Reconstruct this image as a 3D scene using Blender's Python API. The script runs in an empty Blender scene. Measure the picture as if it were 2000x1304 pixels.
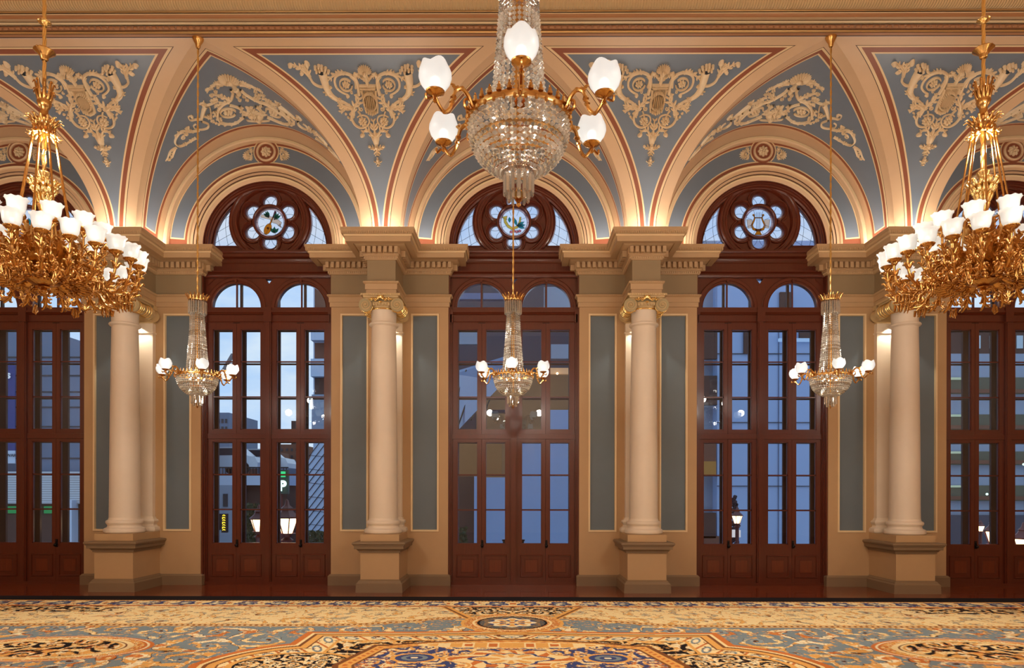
import bpy, math, random
import numpy as np
from mathutils import Vector, Matrix
from mathutils.geometry import delaunay_2d_cdt
random.seed(7)
PI = math.pi
sc = bpy.context.scene
COL = sc.collection
F, D, H = 1333.0, 12.12, 1.62          # focal length in pixels, camera distance from the wall, eye height

# ---------------------------------------------------------------- camera
cd = bpy.data.cameras.new('camera'); cam = bpy.data.objects.new('camera', cd); COL.objects.link(cam)
cd.sensor_fit = 'HORIZONTAL'; cd.sensor_width = 36.0; cd.lens = F / 2000 * 36.0
cd.shift_x = 0.0; cd.shift_y = (965 - 652) / 2000.0
cd.clip_start = 0.05; cd.clip_end = 500
cam.location = (0.045, -D, H)
cam.rotation_euler = (PI / 2, math.radians(-0.10), math.radians(0.34))
sc.camera = cam

# ---------------------------------------------------------------- dusk sky
w = bpy.data.worlds.new('dusk_sky'); sc.world = w; w.use_nodes = True
nt = w.node_tree; nt.nodes.clear()
def N(nt, t, **k):
    n = nt.nodes.new(t)
    for a, b in k.items():
        if a in n.inputs.keys(): n.inputs[a].default_value = b
        else: setattr(n, a, b)
    return n
wo = N(nt, 'ShaderNodeOutputWorld'); bg = N(nt, 'ShaderNodeBackground')
tc = N(nt, 'ShaderNodeTexCoord'); mp = N(nt, 'ShaderNodeMapping'); mp.inputs['Scale'].default_value = (2.2, 2.2, 6.0)
nz = N(nt, 'ShaderNodeTexNoise'); nz.inputs['Scale'].default_value = 2.4; nz.inputs['Detail'].default_value = 6; nz.inputs['Roughness'].default_value = 0.55
cr = N(nt, 'ShaderNodeValToRGB')
cr.color_ramp.elements[0].position = 0.38; cr.color_ramp.elements[0].color = (0.265, 0.39, 0.56, 1)
cr.color_ramp.elements[1].position = 0.62; cr.color_ramp.elements[1].color = (0.44, 0.505, 0.56, 1)
nt.links.new(tc.outputs['Generated'], mp.inputs['Vector']); nt.links.new(mp.outputs[0], nz.inputs['Vector'])
nt.links.new(nz.outputs['Fac'], cr.inputs['Fac']); nt.links.new(cr.outputs[0], bg.inputs['Color'])
bg.inputs['Strength'].default_value = 1.9
nt.links.new(bg.outputs[0], wo.inputs['Surface'])

# ---------------------------------------------------------------- colour management
sc.view_settings.view_transform = 'Standard'; sc.view_settings.look = 'None'
sc.view_settings.gamma = 1.0; sc.view_settings.use_curve_mapping = False
sc.view_settings.exposure = 0.0
sc.cycles.max_bounces = 8; sc.cycles.transparent_max_bounces = 24; sc.cycles.glossy_bounces = 4; sc.cycles.transmission_bounces = 6
sc.cycles.sample_clamp_indirect = 6.0; sc.cycles.caustics_reflective = False; sc.cycles.caustics_refractive = False
sc.cycles.use_denoising = True

def lamp(kind, name, loc, power, col=(1, 0.80, 0.58), size=0.2, rot=None, sizey=None, spot=None, blend=0.5):
    l = bpy.data.lights.new(name, kind); l.energy = power; l.color = col
    if kind == 'AREA':
        l.size = size
        if sizey: l.shape = 'RECTANGLE'; l.size_y = sizey
    else: l.shadow_soft_size = size
    if kind == 'SPOT': l.spot_size = math.radians(spot); l.spot_blend = blend
    o = bpy.data.objects.new(name, l); COL.objects.link(o); o.location = loc
    if rot: o.rotation_euler = rot
    return o
WC = [-8.82, -4.41, 0.0, 4.41, 8.82]                 # window axes
PX = [-6.615, -2.205, 2.205, 6.615]                  # column axes
PXA = [-11.025] + PX + [11.025]
WARM = (1.0, 0.905, 0.79)
# the room's other chandeliers, behind and beside the camera: rings of small bulbs
for x, y, z, p in [(-4.41, -10.2, 4.3, 350), (4.41, -10.2, 4.3, 350), (0, -14.4, 4.6, 350), (-9.6, -7.5, 4.4, 130), (9.6, -7.5, 4.4, 130)]:
    for k in range(5):
        a = k * PI * 2 / 5 + 0.3
        lamp('POINT', 'chandelier_light', (x + 0.7 * math.cos(a), y + 0.7 * math.sin(a), z), p / 5, WARM, 0.07)
for x in (-4.41, 4.41):                              # light of the two gilded chandeliers
    for k in range(6):
        a = k * PI / 3 + 0.26
        lamp('POINT', 'bulb_ring_light', (x + 1.12 * math.cos(a), -5.71 + 1.12 * math.sin(a), 4.0), 9, WARM, 0.08)
for x in (-4.41, 4.41): lamp('POINT', 'upper_bulb_light', (x, -5.71, 4.85), 45, WARM, 0.08)
for x in (WC[1], WC[2], WC[3]):                      # small crystal chandeliers by the wall
    for k in range(3):
        a = k * PI * 2 / 3 + 0.5
        lamp('POINT', 'globe_light', (x + 0.62 * math.cos(a), -2.80 + 0.62 * math.sin(a), 3.40), 10, WARM, 0.07)
for x in PXA:                                        # cove uplights lying on the cornice
    lamp('AREA', 'cornice_uplight', (x, -0.98, 5.96), 6.5, WARM, 0.6, (PI, 0, 0), 0.10)
    for s in (-1, 1):
        lamp('AREA', 'cornice_uplight', (x + s * 0.40, -0.50, 5.96), 4.0, WARM, 0.08, (PI, 0, 0), 0.6)
        lamp('AREA', 'cornice_uplight', (x + s * 0.70, -0.24, 5.96), 4.0, WARM, 0.5, (PI, 0, 0), 0.08)
for (x, y, z) in [(WC[1], -2.61, 3.27), (0, -2.61, 3.27), (WC[3], -2.61, 3.27), (0.056, -8.49, 3.60)]:   # point lights added inside bowl and bead column to brighten the crystal
    for dz, p in ((-0.09, 2.2), (0.25, 0.8), (0.62, 0.7)): lamp('POINT', 'crystal_fill_light', (x, y + 0.03, z + dz), p * (1 if y > -5 else 2.2), WARM, 0.035)
for x in PX:                                         # small downlights between column and pilaster
    lamp('SPOT', 'pilaster_downlight', (x, -0.205, 4.61), 26, (1.0, 0.93, 0.80), 0.02, (math.radians(3), 0, 0), None, 104, 0.35)
for x in (-4.6, 0.0, 4.6):                           # unseen fill spots added overhead to brighten the carpet
    lamp('SPOT', 'carpet_fill_spot', (x, -4.9, 8.2), 520, (1.0, 0.93, 0.80), 0.12, (math.radians(3), 0, 0), None, 56, 1.0)
# ---------------------------------------------------------------- mesh helpers
class MB:
    def __init__(s): s.v = []; s.f = []; s.m = []
    def add(s, vs, fs, m=0):
        b = len(s.v); s.v += [tuple(p) for p in vs]
        s.f += [tuple(b + i for i in f) for f in fs]
        s.m += (m if isinstance(m, list) else [m] * len(fs))
    def box(s, x0, x1, y0, y1, z0, z1, m=0):
        vs = [(x, y, z) for z in (z0, z1) for y in (y0, y1) for x in (x0, x1)]
        s.add(vs, [(0, 2, 3, 1), (4, 5, 7, 6), (0, 1, 5, 4), (2, 6, 7, 3), (0, 4, 6, 2), (1, 3, 7, 5)], m)
    def quad(s, a, b, c, d, m=0): s.add([a, b, c, d], [(0, 1, 2, 3)], m)
    def lathe(s, prof, n=24, c=(0, 0, 0), m=0, a0=0, a1=2 * PI, scal=None):
        full = abs(a1 - a0 - 2 * PI) < 1e-6; k = n if full else n + 1; vs = []
        for (r, z) in prof:
            for i in range(k):
                a = a0 + (a1 - a0) * i / n; q = r * (1 if scal is None else scal(a, z))
                vs.append((c[0] + q * math.cos(a), c[1] + q * math.sin(a), c[2] + z))
        fs = []; mm = []
        for j in range(len(prof) - 1):
            for i in range(n):
                i2 = (i + 1) % k
                fs.append((j * k + i, j * k + i2, (j + 1) * k + i2, (j + 1) * k + i)); mm.append(m[j] if isinstance(m, list) else m)
        s.add(vs, fs, mm)
    def tube(s, pts, rad, n=8, m=0, cap=True, flat=1.0):
        pts = [Vector(p) for p in pts]; vs = []; up = Vector((0, 0, 1)); L = len(pts)
        prev = None
        for i, p in enumerate(pts):
            t = (pts[min(i + 1, L - 1)] - pts[max(i - 1, 0)]).normalized()
            if prev is None:
                a = up if abs(t.z) < 0.9 else Vector((1, 0, 0)); u = t.cross(a).normalized()
            else: u = (prev - t * prev.dot(t)).normalized()
            prev = u; w_ = t.cross(u); r = rad[i] if isinstance(rad, (list, tuple)) else rad
            for k in range(n):
                a = 2 * PI * k / n; vs.append(p + u * (r * math.cos(a)) + w_ * (r * flat * math.sin(a)))
        fs = [(i * n + k, i * n + (k + 1) % n, (i + 1) * n + (k + 1) % n, (i + 1) * n + k) for i in range(L - 1) for k in range(n)]
        if cap: fs += [tuple(range(n))[::-1], tuple((L - 1) * n + k for k in range(n))]
        s.add(vs, fs, m)
    def horn(s, pts, rad, n=8, flat=0.6):       # smoothly curved tapering leaf
        q = catmull([tuple(p) + (r,) for p, r in zip(pts, rad)], 4); s.tube([a[:3] for a in q], [max(0.002, a[3]) for a in q], n, flat=flat)
    def ball(s, c, r, n=8, m=0, sx=1, sy=1, sz=1, rings=None):
        rings = rings or max(3, n // 2); vs = [(c[0], c[1], c[2] - r * sz)]
        for j in range(1, rings):
            ph = -PI / 2 + PI * j / rings
            for k in range(n):
                a = 2 * PI * k / n
                vs.append((c[0] + r * sx * math.cos(ph) * math.cos(a), c[1] + r * sy * math.cos(ph) * math.sin(a), c[2] + r * sz * math.sin(ph)))
        vs.append((c[0], c[1], c[2] + r * sz)); fs = [(0, 1 + (k + 1) % n, 1 + k) for k in range(n)]
        for j in range(rings - 2):
            fs += [(1 + j * n + k, 1 + j * n + (k + 1) % n, 1 + (j + 1) * n + (k + 1) % n, 1 + (j + 1) * n + k) for k in range(n)]
        t = len(vs) - 1; b = 1 + (rings - 2) * n; fs += [(t, b + k, b + (k + 1) % n) for k in range(n)]
        s.add(vs, fs, m)
    def bead(s, c, r, h, n=6, m=0):           # faceted crystal drop: two joined pyramids
        vs = [(c[0], c[1], c[2] + h)] + [(c[0] + r * math.cos(2 * PI * k / n), c[1] + r * math.sin(2 * PI * k / n), c[2]) for k in range(n)] + [(c[0], c[1], c[2] - h)]
        s.add(vs, [(0, 1 + k, 1 + (k + 1) % n) for k in range(n)] + [(n + 1, 1 + (k + 1) % n, 1 + k) for k in range(n)], m)
    def sweep(s, path, prof, m, closed=False):  # profile of (offset to the right of the path, z) carried round a plan path with mitres
        P = [Vector(p) for p in path]; L = len(P); nr = []
        for i in range(L - 1 + (1 if closed else 0)):
            d = (P[(i + 1) % L] - P[i]).normalized(); nr.append(Vector((d.y, -d.x)))
        off = []
        for i in range(L):
            if closed: a, b = nr[i - 1], nr[i]
            else: a = nr[i - 1] if i > 0 else nr[0]; b = nr[i] if i < L - 1 else nr[-1]
            q = (a + b); q.normalize(); off.append(q / max(0.2, q.dot(b)))
        vs = []
        for (o, z) in prof:
            for i in range(L): p = P[i] + off[i] * o; vs.append((p.x, p.y, z))
        fs = []; mm = []
        for j in range(len(prof) - 1):
            for i in range(L if closed else L - 1):
                i2 = (i + 1) % L
                fs.append((j * L + i, j * L + i2, (j + 1) * L + i2, (j + 1) * L + i)); mm.append(m[j] if isinstance(m, list) else m)
        s.add(vs, fs, mm)
    def extr(s, prof, x0, x1, m=0, seg=1):      # (y, z) profile drawn along X
        k = len(prof); vs = []
        for i in range(seg + 1): x = x0 + (x1 - x0) * i / seg; vs += [(x, y, z) for (y, z) in prof]
        fs = []; mm = []
        for i in range(seg):
            for j in range(k - 1):
                fs.append((i * k + j, (i + 1) * k + j, (i + 1) * k + j + 1, i * k + j + 1)); mm.append(m[j] if isinstance(m, list) else m)
        s.add(vs, fs, mm)
    def arc(s, prof, cx, cz, n=40, m=0, a0=0.0, a1=PI):   # (radius, y) profile swept round an arch in the XZ plane
        k = len(prof); vs = []
        for i in range(n + 1):
            a = a0 + (a1 - a0) * i / n
            vs += [(cx + r * math.cos(a), y, cz + r * math.sin(a)) for (r, y) in prof]
        fs = []; mm = []
        for i in range(n):
            for j in range(k - 1):
                fs.append((i * k + j, i * k + j + 1, (i + 1) * k + j + 1, (i + 1) * k + j)); mm.append(m[j] if isinstance(m, list) else m)
        s.add(vs, fs, mm)
    def plate(s, loops, inside, y0, y1, m=0):   # flat board with holes, loops given as (x, z)
        vs = []; es = []
        for lp in loops:
            b = len(vs); vs += [Vector(p) for p in lp]; es += [(b + i, b + (i + 1) % len(lp)) for i in range(len(lp))]
        r = delaunay_2d_cdt(vs, es, [], 0, 1e-6); V, E, T = r[0], r[1], r[2]
        T = [t for t in T if inside(sum(V[i].x for i in t) / 3, sum(V[i].y for i in t) / 3)]
        s.add([(p.x, y0, p.y) for p in V], [tuple(t) for t in T], m)
        s.add([(p.x, y1, p.y) for p in V], [tuple(t)[::-1] for t in T], m)
        for lp in loops:
            k = len(lp); s.add([(p[0], y0, p[1]) for p in lp] + [(p[0], y1, p[1]) for p in lp], [(i, (i + 1) % k, k + (i + 1) % k, k + i) for i in range(k)], m)
    def xf(s, fn): s.v = [tuple(fn(*p)) for p in s.v]; return s
    def build(s, name, mats, parent=None, smooth=35, loc=None):
        me = bpy.data.meshes.new(name); me.from_pydata(s.v, [], s.f)
        if not isinstance(mats, (list, tuple)): mats = [mats]
        for mt in mats: me.materials.append(mt)
        if len(mats) > 1: me.polygons.foreach_set('material_index', s.m)
        me.update()
        if smooth: me.polygons.foreach_set('use_smooth', [True] * len(me.polygons)); me.set_sharp_from_angle(angle=math.radians(smooth))
        o = bpy.data.objects.new(name, me); COL.objects.link(o)
        if parent: o.parent = parent
        if loc: o.location = loc
        return o
def tag(o, label=None, cat=None, group=None, kind=None):
    if label: o['label'] = label
    if cat: o['category'] = cat
    if group: o['group'] = group
    if kind: o['kind'] = kind
    return o
def empty(name, loc=(0, 0, 0), rz=0, parent=None):
    o = bpy.data.objects.new(name, None); COL.objects.link(o); o.location = loc; o.rotation_euler = (0, 0, rz); o.empty_display_size = 0.1
    if parent: o.parent = parent
    return o
KIDS = {}
def copy_tree(o, parent=None):
    c = o.copy(); COL.objects.link(c)
    if parent: c.parent = parent
    for ch in list(o.children): copy_tree(ch, c)
    return c
def circ(cx, cz, r, n=32, a0=0): return [(cx + r * math.cos(a0 + 2 * PI * i / n), cz + r * math.sin(a0 + 2 * PI * i / n)) for i in range(n)]
def catmull(P, k=6):
    P = [tuple(p) for p in P]; Q = [P[0]] + P + [P[-1]]; out = []
    for i in range(1, len(Q) - 2):
        for j in range(k):
            t = j / k; a, b, c, d = Q[i - 1], Q[i], Q[i + 1], Q[i + 2]
            out.append(tuple(0.5 * (2 * b[q] + (c[q] - a[q]) * t + (2 * a[q] - 5 * b[q] + 4 * c[q] - d[q]) * t * t + (3 * b[q] - a[q] - 3 * c[q] + d[q]) * t ** 3) for q in range(len(b))))
    out.append(P[-1]); return out

# ---------------------------------------------------------------- materials
def lin(c): return tuple(((x / 255) / 12.92 if x <= 10 else (((x / 255) + 0.055) / 1.055) ** 2.4) for x in c)
def mat(name, rgb, rough=0.6, metal=0.0, var=0.06, scale=4.0, bump=0.0, bscale=40.0, spec=0.5, coat=0.0, emit=None):
    m = bpy.data.materials.new(name); m.use_nodes = True; nt = m.node_tree; b = nt.nodes['Principled BSDF']
    c = lin(rgb); tc = N(nt, 'ShaderNodeTexCoord'); nz = N(nt, 'ShaderNodeTexNoise'); nz.inputs['Scale'].default_value = scale; nz.inputs['Detail'].default_value = 4
    nt.links.new(tc.outputs['Object'], nz.inputs['Vector'])
    mx = N(nt, 'ShaderNodeMix', data_type='RGBA'); mx.inputs[6].default_value = (*[x * (1 - var) for x in c], 1); mx.inputs[7].default_value = (*[min(1, x * (1 + var)) for x in c], 1)
    nt.links.new(nz.outputs['Fac'], mx.inputs[0]); nt.links.new(mx.outputs[2], b.inputs['Base Color'])
    b.inputs['Roughness'].default_value = rough; b.inputs['Metallic'].default_value = metal; b.inputs['Specular IOR Level'].default_value = spec; b.inputs['Coat Weight'].default_value = coat
    if bump:
        n2 = N(nt, 'ShaderNodeTexNoise'); n2.inputs['Scale'].default_value = bscale; bp = N(nt, 'ShaderNodeBump'); bp.inputs['Strength'].default_value = bump; bp.inputs['Distance'].default_value = 0.01
        nt.links.new(tc.outputs['Object'], n2.inputs['Vector']); nt.links.new(n2.outputs['Fac'], bp.inputs['Height']); nt.links.new(bp.outputs[0], b.inputs['Normal'])
    if emit: b.inputs['Emission Color'].default_value = (*lin(emit[0]), 1); b.inputs['Emission Strength'].default_value = emit[1]
    return m
def wood(name, c1, c2, rough=0.35, vec=(12, 12, 0.8), coat=0.2):
    m = bpy.data.materials.new(name); m.use_nodes = True; nt = m.node_tree; b = nt.nodes['Principled BSDF']
    tc = N(nt, 'ShaderNodeTexCoord'); mp = N(nt, 'ShaderNodeMapping'); mp.inputs['Scale'].default_value = vec
    nz = N(nt, 'ShaderNodeTexNoise'); nz.inputs['Scale'].default_value = 5; nz.inputs['Detail'].default_value = 8; nz.inputs['Distortion'].default_value = 1.2
    mx = N(nt, 'ShaderNodeMix', data_type='RGBA'); mx.inputs[6].default_value = (*lin(c1), 1); mx.inputs[7].default_value = (*lin(c2), 1)
    nt.links.new(tc.outputs['Object'], mp.inputs[0]); nt.links.new(mp.outputs[0], nz.inputs['Vector']); nt.links.new(nz.outputs['Fac'], mx.inputs[0]); nt.links.new(mx.outputs[2], b.inputs['Base Color'])
    b.inputs['Roughness'].default_value = rough; b.inputs['Coat Weight'].default_value = coat; b.inputs['Coat Roughness'].default_value = 0.15
    return m
def glassmat(name, tint, ior=1.5, gl=(0.9, 0.95, 1), rough=0.0, dif=0.0, difc=(1, 1, 1), k=1.0):
    m = bpy.data.materials.new(name); m.use_nodes = True; nt = m.node_tree; nt.nodes.clear()
    o = N(nt, 'ShaderNodeOutputMaterial'); t = N(nt, 'ShaderNodeBsdfTransparent'); t.inputs[0].default_value = (*tint, 1)
    g = N(nt, 'ShaderNodeBsdfGlossy'); g.inputs['Color'].default_value = (*gl, 1); g.inputs['Roughness'].default_value = rough
    fr = N(nt, 'ShaderNodeFresnel'); fr.inputs[0].default_value = ior; mu = N(nt, 'ShaderNodeMath', operation='MULTIPLY'); mu.inputs[1].default_value = k; mu.use_clamp = True
    mx = N(nt, 'ShaderNodeMixShader'); nt.links.new(fr.outputs[0], mu.inputs[0]); nt.links.new(mu.outputs[0], mx.inputs[0]); nt.links.new(t.outputs[0], mx.inputs[1]); nt.links.new(g.outputs[0], mx.inputs[2])
    out = mx
    if dif:
        d = N(nt, 'ShaderNodeBsdfTranslucent'); d.inputs[0].default_value = (*difc, 1); d2 = N(nt, 'ShaderNodeBsdfDiffuse'); d2.inputs[0].default_value = (*difc, 1)
        ma = N(nt, 'ShaderNodeMixShader'); ma.inputs[0].default_value = 0.5; nt.links.new(d.outputs[0], ma.inputs[1]); nt.links.new(d2.outputs[0], ma.inputs[2])
        mb = N(nt, 'ShaderNodeMixShader'); mb.inputs[0].default_value = dif; nt.links.new(mx.outputs[0], mb.inputs[1]); nt.links.new(ma.outputs[0], mb.inputs[2]); out = mb
    nt.links.new(out.outputs[0], o.inputs[0]); return m
def glow(name, rgb, strength):
    m = bpy.data.materials.new(name); m.use_nodes = True; nt = m.node_tree; nt.nodes.clear()
    o = N(nt, 'ShaderNodeOutputMaterial'); e = N(nt, 'ShaderNodeEmission'); e.inputs[0].default_value = (*lin(rgb), 1); e.inputs[1].default_value = strength
    nt.links.new(e.outputs[0], o.inputs[0]); return m
TAN = mat('tan_wall_paint', (190, 155, 112), 0.55, bump=0.05)
TAN2 = mat('tan_entablature_paint', (192, 160, 120), 0.5)
CREAM = mat('cream_vault_paint', (216, 182, 144), 0.42)
LCREAM = mat('pale_cream_line_paint', (232, 205, 160), 0.45)
SIENNA = mat('sienna_band_paint', (146, 84, 58), 0.45)
DLINE = mat('dark_line_paint', (90, 58, 42), 0.5)
BLUE = mat('blue_grey_panel_paint', (116, 128, 142), 0.38, bump=0.06, bscale=8)
WBLUE = mat('slate_wall_panel_paint', (102, 114, 122), 0.5)
OLIVE = mat('olive_frieze_paint', (150, 130, 98), 0.6)
TAUPE = mat('taupe_skirting_paint', (132, 108, 80), 0.5)
STONE = mat('cream_column_paint', (230, 214, 192), 0.42)
PLAST = mat('ivory_plaster_ornament', (232, 208, 170), 0.45, var=0.12, scale=14)
CAPM = mat('capital_ivory_paint', (206, 178, 130), 0.42)
GOLD = mat('gilding', (240, 202, 130), 0.26, 1.0, var=0.2, scale=9)
GOLDB = mat('old_gilt_bronze', (206, 158, 92), 0.27, 1.0, var=0.35, scale=14)
GOLDL = mat('gilt_moulding', (214, 176, 118), 0.34, 0.7, var=0.1)
MAHOG = wood('mahogany', (106, 44, 24), (74, 27, 13), 0.3, coat=0.35)
MAHOGP = wood('mahogany_panel', (124, 54, 26), (84, 33, 15), 0.3, coat=0.35)
BLACK = mat('black_iron', (26, 20, 18), 0.4, 0.6)
PANE = glassmat('window_glass', (0.90, 0.94, 0.97), 1.5, k=1.9)
LEAD = mat('lead_came', (60, 62, 74), 0.5, 0.4)
# ================================================================ THE ROOM
HW = 1.163                                            # half width of a window opening
# ---- floor boards
m = bpy.data.materials.new('floor_boards'); m.use_nodes = True; nt = m.node_tree; b = nt.nodes['Principled BSDF']
tc = N(nt, 'ShaderNodeTexCoord'); br = N(nt, 'ShaderNodeTexBrick'); br.inputs['Scale'].default_value = 1.0; br.inputs['Brick Width'].default_value = 1.6; br.inputs['Row Height'].default_value = 0.07
br.inputs['Mortar Size'].default_value = 0.0015; br.inputs['Color1'].default_value = (*lin((136, 58, 22)), 1); br.inputs['Color2'].default_value = (*lin((112, 44, 15)), 1); br.inputs['Mortar'].default_value = (*lin((60, 22, 8)), 1)
nt.links.new(tc.outputs['Object'], br.inputs['Vector'])
mp = N(nt, 'ShaderNodeMapping'); mp.inputs['Scale'].default_value = (1.2, 22, 1); nz = N(nt, 'ShaderNodeTexNoise'); nz.inputs['Scale'].default_value = 3; nz.inputs['Detail'].default_value = 6
mx = N(nt, 'ShaderNodeMix', data_type='RGBA', blend_type='MULTIPLY'); mx.inputs[0].default_value = 0.6
cr = N(nt, 'ShaderNodeValToRGB'); cr.color_ramp.elements[0].color = (0.55, 0.5, 0.45, 1); cr.color_ramp.elements[1].color = (1.25, 1.2, 1.1, 1)
nt.links.new(tc.outputs['Object'], mp.inputs[0]); nt.links.new(mp.outputs[0], nz.inputs['Vector']); nt.links.new(nz.outputs['Fac'], cr.inputs[0])
nt.links.new(br.outputs['Color'], mx.inputs[6]); nt.links.new(cr.outputs[0], mx.inputs[7]); nt.links.new(mx.outputs[2], b.inputs['Base Color'])
b.inputs['Roughness'].default_value = 0.18; b.inputs['Coat Weight'].default_value = 0.3
mb = MB(); mb.box(-11.6, 11.6, -16.6, 0.45, -0.12, 0.0); tag(mb.build('floor', m), kind='structure')
mb = MB(); mb.box(-11.6, 11.6, -16.6, -3.2, 8.32, 8.45); tag(mb.build('ceiling', CREAM), kind='structure')
mb = MB()
for s, nm in ((-1, 'wall_left'), (1, 'wall_right')):
    mb = MB(); mb.box(s * 11.6 - 0.1, s * 11.6 + 0.1, -16.6, 0.4, 0, 8.4); tag(mb.build(nm, TAN), kind='structure')
mb = MB(); mb.box(-11.6, 11.6, -16.7, -16.5, 0, 8.4); tag(mb.build('wall_rear', TAN), kind='structure')

# ---- the window wall: piers with sunk slate panels, the arched heads, the outer masonry
mb = MB()
def wall_rect(mb, x0, x1, z0, z1, y=0.0, m=0): mb.quad((x0, y, z0), (x1, y, z0), (x1, y, z1), (x0, y, z1), m)
def sunk_panel(mb, x0, x1, z0, z1, b, depth, mf):     # raised bead b wide round a panel lying depth behind the wall
    o = 0.016; k = [(x0, z0), (x1, z0), (x1, z1), (x0, z1)]
    def ring(e, y): return [(x0 + e, y, z0 + e), (x1 - e, y, z0 + e), (x1 - e, y, z1 - e), (x0 + e, y, z1 - e)]
    R = [ring(0, 0), ring(0.002, -o), ring(b, -o), ring(b + 0.004, depth)]
    for i in range(3):
        mb.add(R[i] + R[i + 1], [(j, (j + 1) % 4, 4 + (j + 1) % 4, 4 + j) for j in range(4)], 1)
    mb.add(R[3], [(0, 1, 2, 3)], mf)
for p in PXA:
    for s in (-1, 1):
        xa, xb = sorted((p + s * 0.378, p + s * 0.878)); za, zb = 0.955, 4.825
        X = [min(p, p + s * 1.042), xa, xb, max(p, p + s * 1.042)]
        wall_rect(mb, X[0], X[3], 0, za); wall_rect(mb, X[0], X[3], zb, 5.96)
        wall_rect(mb, X[0], xa, za, zb); wall_rect(mb, xb, X[3], za, zb)
        sunk_panel(mb, xa, xb, za, zb, 0.032, 0.03, 2)
        xe = p + s * 1.042; mb.quad((xe, 0, 0), (xe, 0.40, 0), (xe, 0.40, 6.05), (xe, 0, 6.05), 0)   # reveal
CZ = 6.05
def ell(a, hw, top): return (hw * math.cos(a), (top) * math.sin(a))
for wx in WC:
    # flat spandrel from the vault line down to the arch, in pieces that continue the vault's foot
    for s in (-1, 1):
        xa, xb = sorted((wx + s * HW, wx + s * 2.205)); wall_rect(mb, xa, xb, 5.90, CZ, 0.0, 3)
def bordered(mb, fn, width, vs, offA, offB, offS, offE, mats, nin=3):
    """a painted band: fn(u, v) gives the point, u runs 0..width(v); offsets are cumulative distances of the border lines"""
    n = len(offA); tot = vs[-1] - vs[0]
    V = [vs[0]] + [vs[0] + o for o in offS] + [v for v in vs if vs[0] + offS[-1] + 0.01 < v < vs[-1] - offE[-1] - 0.01] + [vs[-1] - o for o in offE[::-1]] + [vs[-1]]
    rows = []
    for v in V:
        W = width(v); a = [0] + list(offA); c = [W] + [W - o for o in offB]
        tA, tB = offA[-1], offB[-1]
        if tA + tB > W:                                # lines run together in the narrow foot
            mid = W * tA / (tA + tB); a = [min(x, mid) for x in a]; c = [max(x, mid) for x in c]
        U = a + [a[-1] + (c[-1] - a[-1]) * i / nin for i in range(1, nin)] + c[::-1]
        rows.append([fn(u, v) for u in U])
    nu = len(rows[0]); b = len(mb.v)
    for r in rows: mb.v += r
    for j in range(len(V) - 1):
        lv = min(j, len(V) - 2 - j, n)
        for i in range(nu - 1):
            lu = min(i, nu - 2 - i, n)
            mb.f.append((b + j * nu + i, b + j * nu + i + 1, b + (j + 1) * nu + i + 1, b + (j + 1) * nu + i)); mb.m.append(mats[min(lu, lv)])
PM = [CREAM, DLINE, LCREAM, SIENNA, LCREAM, BLUE]      # material slots used by painted vaults
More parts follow.
